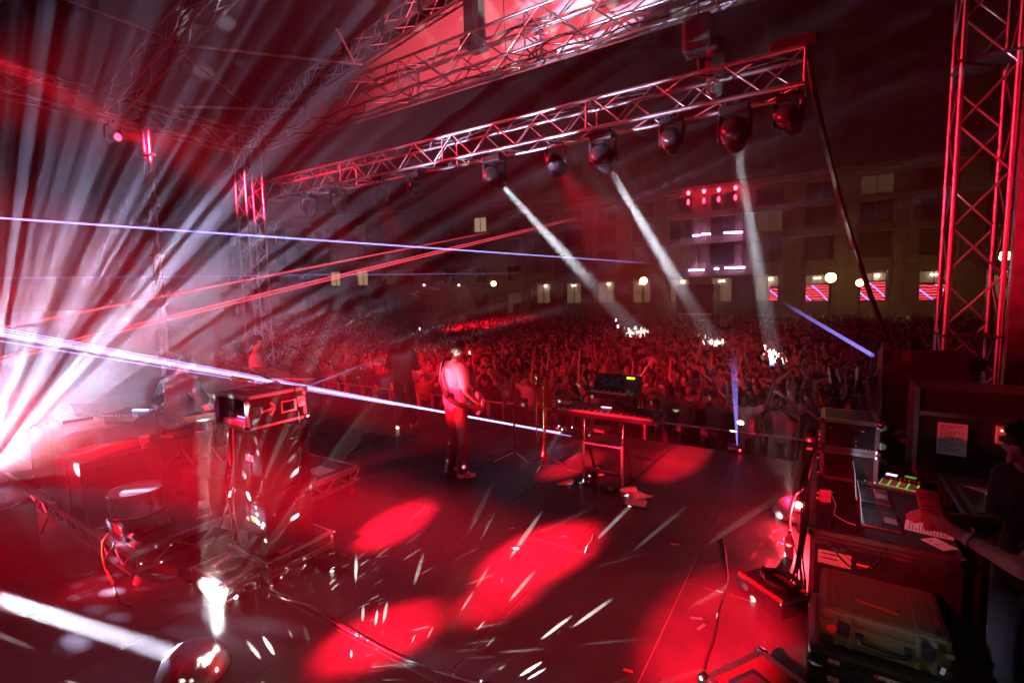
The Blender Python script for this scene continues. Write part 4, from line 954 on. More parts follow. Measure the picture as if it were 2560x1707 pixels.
for i in range(8):
    for j in range(3): MB().box((0, 0, 0), (.028, .028, .006)).build('pad', mat('lit_pad', (.6, .3, .2), .4, emit=(1, .2, .1), estr=.6), T, (-.24+.04*i, -.12+.05*j, .1))
def laptop(label, loc, rotz, ang=105, scr=None, s=1.0, keys=True, back=ALU):
    """base with keyboard well and trackpad, lid hinged at +Y edge (rear), opening towards -Y"""
    T = thing('laptop', label, 'laptop', loc, rotz); w, d = .34*s, .235*s
    bs = MB().bbox((-w/2, -d/2, 0), (w/2, d/2, .016), .004).build('base', ALU, T)
    MB().box((-w/2+.02, -.02, .0161), (w/2-.02, d/2-.02, .0166)).build('keyboard', BLACKP, bs)
    kb = MB()
    for r in range(5):
        for c in range(13): kb.box((-w/2+.026+c*.0225*s, -.016+r*.0185*s, .0166), (-w/2+.026+c*.0225*s+.019*s, -.016+r*.0185*s+.0155*s, .0185))
    k_ = kb.build('keys', mat('laptop_key', (.03, .03, .032), .5), T); k_['kind'] = 'stuff'
    MB().box((-.055, -d/2+.012, .0161), (.055, -.032, .0165)).build('trackpad', mat('trackpad', (.5, .5, .52), .35, .6), bs)
    M = Matrix.Translation((0, d/2, .014)) @ Matrix.Rotation(R(-(ang-90)), 4, 'X')
    ld = MB().bbox((-w/2, -.003, 0), (w/2, .004, .23*s), .003, M=M).build('lid', back, T)
    MB().box((-w/2+.008, -.0042, .012), (w/2-.008, -.0032, .222*s), M=M).build('screen', scr or LENS_D, ld)
    return T
SCRW = mat('laptop_screen', (.1, .1, .12), .2, emit=(.75, .78, 1), estr=2.2)
laptop('silver laptop glowing on the draped gear table', (-7.05, 2.1, 1.03), R(205), 110, mat('laptop_screen_dim', (.2, .2, .22), .2, emit=(.7, .75, 1), estr=.9))
T = thing('mixer_desk', 'black mixer with blue lit display behind the wooden tray', 'mixer', (-6.62, 2.22, 1.03), R(25)); MB().add([(-.2, -.15, 0), (.2, -.15, 0), (.2, .15, 0), (-.2, .15, 0), (-.2, -.15, .03), (.2, -.15, .03), (.2, .15, .12), (-.2, .15, .12)], [(3, 2, 1, 0), (4, 5, 6, 7), (0, 1, 5, 4), (1, 2, 6, 5), (2, 3, 7, 6), (3, 0, 4, 7)]).build('body', BLACKP, T); 
for i in range(8): MB().cyl((-.16+.045*i, -.05, .055), (-.16+.045*i, -.058, .08), .009, n=8).build('knob', WHITEP, T)
MB().box((-.02, .06, .101), (.16, .1, .115), M=Matrix.Translation((0, 0, 0))).build('display', mat('blue_display', (.1, .1, .4), .3, emit=(.3, .35, 1), estr=4), T)
# timbale drum on a road box
q = thing('road_box', 'black road box under the chrome drum', 'box', (-5.15, 1.75, RZ-.005)); MB().bbox((-.2, -.2, 0), (.2, .2, .16), .012).build('body', LAM, q); MB().box((-.02, -.203, .05), (.16, -.2, .13)).build('worn_label', mat('worn_label', (.4, .36, .26), .8, noise=.5, nscale=40), q); MB().box((.202, -.15, .04), (.205, .15, .1)).build('side_label', mat('worn_label', (.4, .36, .26), .8), q)
dr = thing('timbale_drum', 'hammered chrome drum with white head on the riser corner', 'drum', (-5.15, 1.72, RZ+.157))
MB().lathe([(.19, .0), (.196, .01), (.19, .02), (.19, .19), (.196, .2)], 40).build('shell', CRIN, dr)
MB().lathe([(.001, .208), (.192, .208)], 40).build('drum_head', DRUMH, dr)
for z in (.0, .19): MB().lathe([(.197, z), (.206, z), (.206, z+.03), (.197, z+.03), (.197, z)], 40).build('hoop', STEEL, dr)
for i in range(8):
    a = i*math.pi/4+.2; MB().cyl((.206*math.cos(a), .206*math.sin(a), .02), (.206*math.cos(a), .206*math.sin(a), .2), .006, n=6).build('tension_rod', STEEL, dr); MB().bbox((.192, -.012, .08), (.215, .012, .13), .004, M=Matrix.Rotation(a, 4, 'Z')).build('lug', STEEL, dr)
ad = thing('power_adapter', 'white and blue plugs on an adapter at the riser corner', 'adapter', (-4.88, 1.62, RZ-.005)); MB().bbox((-.1, -.04, 0), (.1, .04, .05), .008).build('block', BLACKP, ad); MB().bbox((.04, -.07, .0), (.12, -.02, .035), .006).build('plug', WHITEP, ad); MB().cyl((-.16, -.06, .05), (-.04, -.03, .055), .022).build('blue_plug', mat('blue_plastic', (.1, .15, .5), .4), ad); MB().cyl((-.04, -.03, .055), (-.01, -.02, .055), .024).build('collar', WHITEP, ad)
wd = thing('desk_stand', 'small white wedge shaped stand on the riser edge', 'stand', (-4.93, 2.16, RZ-.005), R(-10)); MB().add([(-.06, -.07, 0), (.06, -.07, 0), (.06, .07, 0), (-.06, .07, 0), (-.06, -.015, .13), (.06, -.015, .13), (.06, .05, .13), (-.06, .05, .13)], [(3, 2, 1, 0), (4, 5, 6, 7), (0, 1, 5, 4), (1, 2, 6, 5), (2, 3, 7, 6), (3, 0, 4, 7)]).build('body', WHITEP, wd); MB().box((.0605, -.03, .03), (.063, .04, .09)).build('side_socket', BLACKP, wd)
bx = thing('amplifier', 'dark amplifier on the riser behind the white wedge stand', 'amplifier', (-5.35, 2.45, RZ-.005)); MB().bbox((-.28, -.16, 0), (.28, .16, .3), .015).build('shell', LAM, bx); MB().box((.283, -.12, .04), (.286, .12, .24)).build('grille', GRIL, bx)
for i in range(4): MB().cyl((.28, -.09+.06*i, .27), (.3, -.09+.06*i, .27), .012, n=8).build('knob', STEEL, bx)
# drummer's throne with lettering
th = thing('drum_throne', 'black lettered drum throne under the dark shirted drummer', 'stool', (-6.38, 2.62, RZ-.005))
MB().lathe([(.001, .46), (.17, .46), (.18, .48), (.18, .53), (.16, .55), (.001, .55)], 24).build('seat', mat('throne_vinyl', (.02, .02, .02), .4), th)
bar('post', (0, 0, .1), (0, 0, .46), .016, STEEL, th)
for i in range(3):
    a = i*2.094+.4; bar('leg', (0, 0, .3), (.24*math.cos(a), .24*math.sin(a), .01), .01, STEEL, th); bar('leg_brace', (0, 0, .16), (.14*math.cos(a), .14*math.sin(a), .13), .006, STEEL, th)
for i, ch in enumerate('Gibraltar'):
    a = -1.95+i*.14; text(ch, .05, PAPER, th, (.1815*math.cos(a), .1815*math.sin(a), .487), (math.pi/2, 0, a+math.pi/2))
# conga, cymbals, snare, pad tray
cg = thing('conga_drum', 'tall pale conga drum beside the speaker stack', 'drum', (-5.4, 2.8, RZ-.005))
MB().lathe([(.10, .0), (.105, .1), (.125, .3), (.135, .45), (.125, .6), (.118, .66)], 28).build('shell', mat('conga_shell', (.75, .7, .66), .3, coat=.5), cg); MB().lathe([(.001, .668), (.118, .666), (.13, .655)], 28).build('drum_head', DRUMH, cg)
MB().lathe([(.122, .63), (.134, .63), (.134, .655), (.122, .655), (.122, .63)], 28).build('hoop', STEEL, cg)
for i in range(6):
    a = i*math.pi/3+.2; MB().cyl((.136*math.cos(a), .136*math.sin(a), .5), (.13*math.cos(a), .13*math.sin(a), .65), .006, n=6).build('tension_rod', STEEL, cg); MB().bbox((.128, -.014, .47), (.152, .014, .53), .005, M=Matrix.Rotation(a, 4, 'Z')).build('lug', STEEL, cg)
def cymbal(label, c, r, tilt, az, z0):
    T = thing('cymbal', label, 'cymbal', (c[0], c[1], z0)); h = c[2]-z0
    M = Matrix.Translation((0, 0, h)) @ Matrix.Rotation(az, 4, 'Z') @ Matrix.Rotation(tilt, 4, 'X')
    MB().lathe([(.008, .028), (.03, .024), (.05, .01), (r*.6, .003), (r, -.012), (r, -.014), (.05, .007), (.008, .025)], 36, M=M).build('disc', BRASS, T)
    bar('post', (0, 0, .25), (0, 0, h+.05), .012, STEEL, T)
    for i in range(3): a = i*2.094; bar('leg', (0, 0, .4), (.28*math.cos(a), .28*math.sin(a), .01), .01, STEEL, T)
    MB().cyl((0, 0, h+.03), (0, 0, h+.07), .014, n=8).build('wing_nut', STEEL, T)
cymbal('large brass cymbal tilted above the rack case', fd(632, 932, 6.1), .26, R(12), R(20), RZ-.005)
cymbal('smaller cymbal low beside the second drummer', fd(560, 985, 6.0), .19, R(8), R(90), RZ-.005)
sn = thing('snare_drum', 'snare drum between the two drummers', 'drum', fd(520, 1060, 5.9)); sn.location.z = RZ-.005
MB().lathe([(.18, .5), (.18, .64)], 28).build('shell', STEEL, sn); MB().lathe([(.001, .646), (.18, .645)], 28).build('drum_head', DRUMH, sn)
for z in (.495, .625): MB().lathe([(.181, z), (.192, z), (.192, z+.025), (.181, z+.025), (.181, z)], 28).build('hoop', STEEL, sn)
for i in range(3): a = i*2.094+.3; bar('leg', (0, 0, .3), (.25*math.cos(a), .25*math.sin(a), .01), .01, STEEL, sn); bar('arm', (0, 0, .38), (.16*math.cos(a), .16*math.sin(a), .49), .009, STEEL, sn)
bar('post', (0, 0, .2), (0, 0, .4), .014, STEEL, sn)
pt = thing('percussion_tray', 'pale percussion tray before the dark shirted drummer', 'tray', fd(545, 1035, 5.35)); pt.rotation_euler = (0, 0, R(75))
MB().bbox((-.3, -.14, -.02), (.3, .14, .0), .006).build('tray', WOODM, pt); hz_ = pt.location.z
for x in (-.22, .22): bar('leg', (x, 0, -.02), (x*1.3, 0, RZ-hz_), .012, STEEL, pt)
# boom microphone over the kit
bm_ = thing('boom_microphone', 'boom microphone slanting over the rack case towards the drummer', 'microphone', (-5.0, 3.3, RZ-.005)); a0 = fd(552, 895, 6.0)-bm_.location; a1 = fd(715, 965, 5.35)-bm_.location
bar('boom', a0, a1, .011, BLACKP, bm_); MB().cyl(a0, a0+(a0-a1).normalized()*.12, .022, .02, 10).build('capsule', BLACKP, bm_); bar('post', (a1.x, a1.y, 0.02), (a1.x, a1.y, a1.z), .012, BLACKP, bm_); MB().lathe([(.001, .03), (.1, .02), (.12, 0)], 18, M=Matrix.Translation((a1.x, a1.y, .0))).build('base', BLACKP, bm_)
# second keyboard of the third player
k3 = thing('stage_piano', 'dark keyboard on a stand before the far standing player', 'keyboard', (-7.85, 5.05, 0), R(20)); MB().bbox((-.55, -.16, .9), (.55, .16, 1.0), .015).build('body', BLACKP, k3); MB().box((-.5, -.15, 1.001), (.5, -.03, 1.008)).build('white_keys', WHITEP, k3)
for s in (-1, 1): bar('stand_leg', (s*.4, -.15, .02), (-s*.4, .12, .9), .018, BLACKP, k3)
m3 = thing('boom_microphone', 'thin boom microphone above the far dark keyboard', 'microphone', (-7.4, 5.3, 0)); bar('post', (0, 0, .02), (0, 0, 1.15), .011, BLACKP, m3); bar('boom', (0, 0, 1.15), (-.4, -.15, 1.5), .009, BLACKP, m3); MB().cyl((-.4, -.15, 1.5), (-.5, -.19, 1.56), .02, n=8).build('capsule', BLACKP, m3); MB().lathe([(.001, .03), (.12, .02), (.14, 0)], 18).build('base', BLACKP, m3)
# cables round the riser
def cable(label, pts, r=.006, m=RUBBER, group='loose cables on the stage'):
    p0 = Vector(pts[0]); T = thing('cable', label, 'cable', p0, 0, group); MB().tube(spline([Vector(p_)-p0 for p_ in pts]), r, 6).build('lead', m, T); return T
def fl(x, y, z=.008): return fz(x, y, z)
cable('black cable looping from the covered cabinet across the floor', [(-6.35, 1.5, .45), fl(105, 1330), fl(110, 1390), fl(150, 1440), fl(215, 1437), fl(262, 1405), fl(270, 1380), (-5.3, 1.42, .33)], .011)
cable('thick cable hanging from the riser corner to the caster', [(-5.0, 1.5, .34), (-5.0, 1.42, .2), fl(280, 1440), fl(295, 1500), fl(330, 1515)], .009)
cable('yellow marked cable hanging over the riser front edge', [(-5.2, 1.52, .36), (-5.16, 1.46, .3), (-5.12, 1.45, .12), fl(285, 1460)], .012, mat('yellow_cable', (.6, .5, .08), .5))
cable('long cable falling from the speaker stack to the cable coil', [(-4.25, 2.12, .8), (-4.3, 2.0, .4), fl(520, 1370, .12), fl(480, 1430), fl(430, 1490), fl(380, 1500)], .008)
cable('grey cable hanging down the back of the speaker stack', [(-4.2, 2.1, 1.36), (-4.22, 2.08, 1.1), (-4.27, 2.06, .8), (-4.22, 2.07, .5), (-4.2, 2.06, .28)], .008, mat('grey_cable', (.35, .33, .33), .5))
cable('second grey cable hanging down the back of the speaker stack', [(-4.12, 2.09, 1.36), (-4.1, 2.06, .95), (-4.16, 2.07, .6), (-4.05, 2.05, .3)], .007, mat('grey_cable', (.35, .33, .33), .5))
cable('thin cable hanging down the stage side of the speaker stack', [(-3.86, 2.5, 1.6), (-3.78, 2.48, 1.3), (-3.79, 2.45, .8), (-3.76, 2.42, .3), (-3.7, 2.5, .03), fl(760, 1440)], .006)
cable('taped cable run crossing the stage from the speaker stack', [fl(655, 1448), fl(690, 1480), fl(790, 1520), fl(885, 1580), fl(985, 1635), fl(1080, 1670), fl(1250, 1715)], .014)
cable('thin pale cable beside the taped cable run', [fl(650, 1440), fl(700, 1490), fl(770, 1515), fl(860, 1570), fl(960, 1622), fl(1100, 1680), fl(1260, 1725)], .006, mat('grey_cable', (.35, .33, .33), .5))

# ------------------------------------------------------------------ keyboards centre stage
KW = mat('ivory_key', (.78, .76, .72), .3); KB = mat('ebony_key', (.015, .015, .015), .25)
def keyboard(T, w, d, h, n, x0=None, body=BLACKP, keyz=None):
    x0 = -w/2+.06 if x0 is None else x0; kw = (w-.12)/n
    mbw = MB(); mbb = MB(); pat = [1, 1, 0, 1, 1, 1, 0]
    for i in range(n):
        mbw.box((x0+i*kw+.0008, -d/2-.004, h), (x0+(i+1)*kw-.0008, -d/2+.135, h+.012))
        if pat[i % 7] and i < n-1: mbb.box((x0+(i+1)*kw-.006, -d/2+.05, h+.0125), (x0+(i+1)*kw+.006, -d/2+.134, h+.022))
    o = mbw.build('white_keys', KW, T); o['kind'] = 'stuff'; o = mbb.build('black_keys', KB, T); o['kind'] = 'stuff'
KX, KY, KZ = -2.2, 5.6, .84
ks = thing('keyboard_stand', 'silver and black keyboard stand with rungs', 'stand', (KX, KY, 0))
for sx in (-1, 1):
    for y0, y1 in ((-.13, -.1), ):
        bar('upright', (sx*.25, -.13, .02), (sx*.25, -.13, .55), .02, ALU, ks); bar('upper_upright', (sx*.25, -.13, .5), (sx*.25, -.1, KZ), .014, STEEL, ks)
    bar('rear_leg', (sx*.25, .25, .02), (sx*.25, -.1, KZ-.1), .016, BLACKP, ks); MB().box((sx*.25-.03, -.19, 0), (sx*.25+.03, .3, .02)).build('foot', BLACKP, ks)
    bar('support_arm', (sx*.25, -.2, KZ-.01), (sx*.25, .2, KZ-.01), .012, BLACKP, ks); bar('tier_post', (sx*.3, .12, KZ), (sx*.3, .2, KZ+.27), .012, BLACKP, ks); bar('tier_arm', (sx*.3, .0, KZ+.235), (sx*.3, .36, KZ+.275), .012, BLACKP, ks)
bar('rung', (-.25, -.13, .52), (.25, -.13, .52), .018, ALU, ks); bar('rung', (-.25, -.13, .2), (.25, -.13, .2), .014, BLACKP, ks); bar('rung', (-.3, .2, KZ+.2), (.3, .2, KZ+.2), .01, BLACKP, ks)
kb = thing('stage_piano', 'long black stage piano on the lower tier', 'keyboard', (KX, KY+.03, KZ+.005)); MB().bbox((-.68, -.17, 0), (.68, .17, .06), .012).build('body', BLACKP, kb); MB().add([(-.68, -.02, .06), (.68, -.02, .06), (.68, .17, .06), (-.68, .17, .06), (-.66, .0, .085), (.66, .0, .085), (.66, .165, .11), (-.66, .165, .11)], [(4, 5, 6, 7), (0, 1, 5, 4), (1, 2, 6, 5), (2, 3, 7, 6), (3, 0, 4, 7)]).build('control_panel', BLACKP, kb)
keyboard(kb, 1.36, .34, .062, 52); MB().box((-.1, .05, .0965), (.03, .09, .1035)).build('display', mat('lcd_pale', (.3, .35, .5), .3, emit=(.7, .75, 1), estr=1.6), kb)
for i in range(10): MB().cyl((.15+.03*i, .07, .093), (.15+.03*i, .067, .108), .007, n=8).build('knob', BLACKP, kb)
for s in (-1, 1): MB().bbox((s*.665-.02, -.178, .0), (s*.665+.02, -.03, .075), .006).build('end_cheek', BLACKP, kb)
sy = thing('synthesizer', 'small knob covered synthesizer on the upper tier', 'keyboard', (KX+.02, KY+.2, KZ+.265)); sy.rotation_euler = (R(6), 0, R(-3))
MB().bbox((-.31, -.17, 0), (.31, .17, .05), .008).build('body', BLACKP, sy); MB().add([(-.31, -.03, .05), (.31, -.03, .05), (.31, .17, .05), (-.31, .17, .05), (-.3, -.01, .06), (.3, -.01, .06), (.3, .22, .2), (-.3, .22, .2)], [(4, 5, 6, 7), (0, 1, 5, 4), (1, 2, 6, 5), (2, 3, 7, 6), (3, 0, 4, 7)]).build('panel', BLACKP, sy)
keyboard(sy, .6, .34, .052, 22)
for j in range(5):
    for i in range(15):
        if (i+j*3) % 5 == 4: continue
        u = .03+j*.042; MB().cyl((-.27+.026*i, .0+u, .067+.6*u), (-.27+.026*i, -.012+u, .085+.6*u), .007, n=6).build('knob', STEEL if (i+j) % 3 else BLACKP, sy)
MB().box((.12, .16, .165), (.22, .185, .185)).build('display', mat('lcd_yellow', (.5, .45, .05), .3, emit=(1, .8, .02), estr=2.0), sy)
MB().bbox((-.31, -.03, .05), (-.26, .06, .075), .005).build('wheel_panel', WHITEP, sy); MB().box((.16, -.02, .062), (.23, .0, .072)).build('badge', PAPER, sy)
cloth_patch('hand_towel', 'folded towel on the end of the stage piano', (KX-.58, KY+.08, KZ+.1), .14, .16, .03, fab('towel', (.66, .6, .58)), 9, 10, 'towel')
# things on the floor round the stand
def bottle(label, c, rot, m=None, s=1.0):
    T = thing('water_bottle', label, 'bottle', c); T.rotation_euler = rot
    g = mat('bottle_plastic', (.75, .72, .7), .12, spec=.8); MB().lathe([(.001, .0), (.03*s, 0), (.033*s, .01*s), (.033*s, .06*s), (.03*s, .075*s), (.033*s, .09*s), (.033*s, .14*s), (.015*s, .185*s), (.013*s, .2*s)], 18).build('body', g, T)
    MB().lathe([(.014*s, .198*s), (.0145*s, .215*s), (.001, .216*s)], 14).build('cap', m or WHITEP, T); MB().lathe([(.0335*s, .085*s), (.0337*s, .135*s)], 18).build('label_sleeve', TAPE_P, T); return T
b1 = fl(1432, 1203, .033); bottle('plastic bottle lying on the floor left of the keyboard stand', b1, (R(90), 0, R(-35)))
b2 = fl(1590, 1222, .09); cloth_patch('white_towel', 'crumpled white towel beside the framed sheet', fl(1588, 1240, 0), .34, .22, .06, fab('towel', (.7, .66, .64)), 12, 14, 'towel'); bottle('plastic bottle lying on the white towel', b2, (R(90), 0, R(-50)), BLACKP)
q = fl(1590, 1258, 0); T = thing('set_list_board', 'black framed pale sheet lying on the stage floor', 'board', q, R(8)); MB().bbox((-.16, -.11, 0), (.16, .11, .012), .003).build('board', BLACKP, T); MB().box((-.115, -.085, .0121), (.115, .085, .0128)).build('sheet', PAPER, T)
for i in range(5): MB().box((-.09, .06-.028*i, .0129), (.09-.03*(i % 3), .066-.028*i, .0131)).build('written_line', mat('faint_ink', (.5, .48, .46), .8), T)
for i, (x, y, lb, s) in enumerate(((1476, 1192, 'black adapter box with white label between the stand legs', 1), (1470, 1206, 'black adapter box nearest the front stand leg', .9), (1500, 1190, 'dark effects box beside the rear stand leg', 1.1), (1490, 1172, 'small red lit box behind the stand legs', .8))):
    T = thing('effects_box', lb, 'box', fl(x, y, 0), R(20*i), 'boxes under the keyboards'); MB().bbox((-.05*s, -.035*s, 0), (.05*s, .035*s, .06*s), .006).build('body', BLACKP, T); MB().box((-.03*s, -.0362*s, .02*s), (.03*s, -.0352*s, .042*s)).build('label', PAPER, T)
T = thing('sustain_pedal', 'black sustain pedal with pale top in front of the stand', 'pedal', fl(1527, 1228, 0), R(10)); MB().bbox((-.06, -.08, 0), (.06, .08, .03), .008).build('body', BLACKP, T); MB().bbox((-.03, -.05, .03), (.03, .03, .042), .004).build('pedal', WHITEP, T)
T = thing('drum_pad', 'dark drum pad hanging under the keyboards', 'pad', (KX-.16, KY+.15, .62)); MB().bbox((-.13, -.1, 0), (.13, .1, .04), .01).build('pad', BLACKP, T); MB().box((-.02, -.102, .005), (.1, -.1, .03)).build('lit_edge', mat('pink_edge', (.6, .3, .4), .3), T); bar('bracket', (.0, .05, .0), (-.09, -.25, -.1), .01, BLACKP, T)
# music stand, microphone stand, trombone
ms = thing('microphone_stand', 'tall thin microphone stand beside the guitarist', 'microphone stand', fl(1287, 1150, 0)); bar('post', (0, 0, .02), (0, 0, 1.2), .011, BLACKP, ms); bar('lower_tube', (0, 0, .02), (0, 0, .7), .015, BLACKP, ms)
for i in range(3): a = i*2.094-.2; bar('leg', (0, 0, .12), (.3*math.cos(a), .3*math.sin(a), .012), .01, STEEL, ms)
bar('boom', (0, 0, 1.2), (-.42, .1, 1.62), .009, BLACKP, ms); MB().cyl((-.42, .1, 1.62), (-.53, .13, 1.7), .02, .024, 10).build('microphone', BLACKP, ms); MB().cyl((0, 0, 1.16), (0, 0, 1.24), .02, n=8).build('clutch', STEEL, ms)
tb_ = thing('trombone', 'brass trombone resting upright on its stand', 'trombone', fl(1352, 1165, 0))
for s in (-.055, .055): bar('slide_tube', (s, 0, .28), (s, 0, 1.28), .008, BRASS, tb_)
MB().tube([(-.055, 0, .28), (-.05, 0, .25), (-.02, 0, .225), (.02, 0, .225), (.05, 0, .25), (.055, 0, .28)], .009).build('slide_bow', BRASS, tb_)
MB().tube(spline([(.055, 0, .85), (.075, -.03, .6), (.08, -.06, .4)]), .014).build('bell_neck', BRASS, tb_); MB().lathe([(.014, .42), (.02, .3), (.04, .2), (.085, .14), (.08, .145)], 20, M=Matrix.Translation((.08, -.06, .0))).build('bell', BRASS, tb_)
bar('stay', (-.055, 0, .9), (.055, 0, .9), .006, BRASS, tb_)
ts = thing('trombone_stand', 'black tripod stand under the trombone', 'stand', fl(1356, 1168, 0)); ts.location.y += .04; bar('post', (.02, .02, .03), (.02, .02, .62), .012, STEEL, ts)
for i in range(3): a = i*2.094+.6; bar('leg', (.02, .02, .13), (.02+.28*math.cos(a), .02+.28*math.sin(a), .012), .011, BLACKP, ts)
MB().lathe([(.001, .16), (.03, .15), (.035, .1), (.02, .09)], 12, M=Matrix.Translation((.02, .02, 0))).build('hub', STEEL, ts)
# pedal board and gear on the downstage edge
pb = thing('pedal_board', 'pedal board with small lit pedals near the stage front', 'pedal board', fl(1440, 1080, 0), R(10)); MB().bbox((-.4, -.16, 0), (.4, .16, .03), .008).build('board', BLACKP, pb)
for i in range(6):
    pd_ = MB().bbox((-.04, -.06, .03), (.04, .06, .07), .008).build('pedal', (BLACKP, WHITEP, LAMR)[i % 3], pb, (-.32+.12*i, .0, 0)); MB().cyl((0, -.03, .07), (0, -.03, .085), .012, n=8).build('footswitch', STEEL, pd_); MB().ell((0, .03, .073), (.008, .008, .006), u=8, w=6).build('led', mat('led_blue', (.2, .2, .5), .3, emit=(.4, .5, 1), estr=30), pd_) if i in (0, 2) else None
am = thing('guitar_amplifier', 'low amplifier with red lights near the stage front', 'amplifier', fl(1290, 1045, 0), R(15)); MB().bbox((-.22, -.14, 0), (.22, .14, .38), .02).build('shell', LAM, am); MB().box((-.19, -.143, .04), (.19, -.14, .26)).build('grille', GRIL, am); MB().box((-.14, -.1435, .3), (.02, -.141, .34)).build('panel', WHITEP, am); MB().tube([(-.1, 0, .38), (-.1, 0, .41), (.1, 0, .41), (.1, 0, .38)], .01).build('handle', RUBBER, am)
lp = thing('laser_projector', 'small laser projector with white face on the stage edge', 'projector', fl(1836, 1128, 0), R(10)); MB().bbox((-.11, -.08, 0), (.11, .08, .1), .01).build('case', BLACKP, lp); MB().box((-.09, -.083, .05), (.03, -.08, .09)).build('face_plate', WHITEP, lp); MB().ell((.07, -.082, .05), (.012, .006, .02), u=8, w=6).build('indicator', REDL2, lp); MB().tube([(.1, 0, .02), (.2, -.1, .01), (.12, -.2, .008), (.25, -.25, .008)], .006).build('lead', RUBBER, lp)
# scraps, tape marks
SCR = [(1410, 1340, .6), (1290, 1370, .3), (1570, 1675, .2), (1755, 1565, 1.2), (1280, 1320, 1.0), (1690, 1360, .5), (870, 1420, .2), (960, 1390, .8), (1255, 1450, 2.0), (1745, 1545, .4)]
SCL = ('pink tape scrap beyond the large red pool', 'white tape scrap on the edge of the large red pool', 'orange tape scrap near the bottom edge of the picture', 'pink tape scrap beside the black cable loom', 'white tape scrap between guitarist and large red pool', 'orange tape scrap right of the framed sheet', 'pink tape scrap by the low flight case', 'white tape scrap in the red pool below the guitarist', 'orange tape scrap between the two front red pools', 'pink tape scrap just behind the bend of the cable loom')
for i, (x, y, a) in enumerate(SCR):
    T = thing('tape_scrap', SCL[i], 'tape', fl(x, y, .001), a, 'tape scraps on the stage floor'); MB().box((-.03-.02*(i % 2), -.009, 0), (.03, .009, .0015)).build('strip', (TAPE_P, TAPE_W, TAPE_O)[i % 3], T)
cable('short white cord stub beside the bright floor patch', [fl(1462, 1382), fl(1470, 1360), fl(1478, 1350), fl(1482, 1335)], .006, WHITEP)
cable('black cable loom running towards the picture bottom', [fl(1806, 1345), fl(1815, 1400), fl(1818, 1460), fl(1800, 1510), fl(1785, 1590), fl(1765, 1650), fl(1750, 1720)], .009)
# crowd barrier, one section after another
BAR = mat('barrier_metal', (.62, .6, .6), .4, .6)
sec = thing('crowd_barrier', 'x', 'barrier', (0, 8.9, -1.2), 0, 'crowd barrier sections along the stage front')
bar('top_rail', (0, 0, 1.18), (1.04, 0, 1.18), .02, BAR, sec)
for x in (.2, .84): MB().box((x-.035, -.02, .1), (x+.035, .02, 1.17)).build('upright', BAR, sec)
MB().box((0, -.01, .1), (1.04, .015, .72)).build('front_plate', mat('barrier_plate', (.1, .1, .1), .6), sec); MB().box((0, -.5, 0), (1.04, .02, .03)).build('step_plate', BAR, sec); bar('stay', (.2, -.45, .03), (.2, 0, .6), .015, BAR, sec); bar('stay', (.84, -.45, .03), (.84, 0, .6), .015, BAR, sec)
for k in range(17):
    o = sec if k == 0 else copy_tree(sec); o.location = (-14.6+1.06*k, 8.9, -1.2); o['label'] = f"crowd barrier section {('one','two','three','four','five','six','seven','eight','nine','ten','eleven','twelve','thirteen','fourteen','fifteen','sixteen','seventeen')[k]} places from the far tower end"

# ------------------------------------------------------------------ engineer's desk, stage right
DZ = .62
dk = flight_case('flight_case', 'large flight case used as the engineer desk', (.42, 4.98, 0), (.84, 1.86, DZ), LAM, e=.03, lid=DZ-.07)
MB().box((-.38, -.9, 0), (.38, .9, .004)).build('rubber_mat', mat('desk_mat', (.02, .018, .018), .8), dk, (0, 0, DZ+.003)); DZ += .008
MB().box((-.37, -.934, .38), (-.17, -.932, .48)).build('green_label', mat('label_green', (.55, .62, .4), .8, noise=.2, nscale=60), dk); MB().box((-.14, -.9345, .42), (-.05, -.932, .435), M=Matrix.Rotation(.0, 4, 'Y')).build('orange_tape', mat('bright_orange', (1, .4, .03), .6), dk)
for i in range(2):
    for j in range(3): MB().box((-.35+.0, -.9352, .455-.035*i), (-.35+.1-.02*j, -.9342, .463-.035*i)).build('pen_scrawl', BLACKP, dk) if j == 0 else None
# two stacked rack cases
for k, lb in enumerate(('lower black rack case with red lit edges at the back of the desk', 'upper black rack case with red lit edges at the back of the desk')):
    T = flight_case('rack_case', lb, (.265, 5.46, DZ+.285*k), (.43, .48, .278), LAM, 'rack cases on the desk', e=.03)
    for x, z in ((.05, .06), (.05, .1), (.13, .03), (-.14, .2)): MB().ell((x, -.241, z), (.012, .006, .012), u=8, w=6).build('bolt', STEEL, T)
    if k: MB().tube([(.06, -.245, .2), (.1, -.26, .2), (.14, -.245, .185)], .008).build('latch_bar', STEEL, T)
T = thing('work_lamp', 'black clip lamp on the side of the rack cases', 'lamp', (.02, 5.35, DZ+.3)); MB().lathe([(.001, .0), (.045, 0), (.06, .06), (.05, .12), (.001, .14)], 16).build('shade', BLACKP, T, (-.06, 0, 0)); bar('stem', (-.06, 0, .12), (.03, .0, .2), .01, BLACKP, T); MB().box((-.08, -.03, -.08), (-.02, .03, -.06)).build('pink_clip', TAPE_P, T)
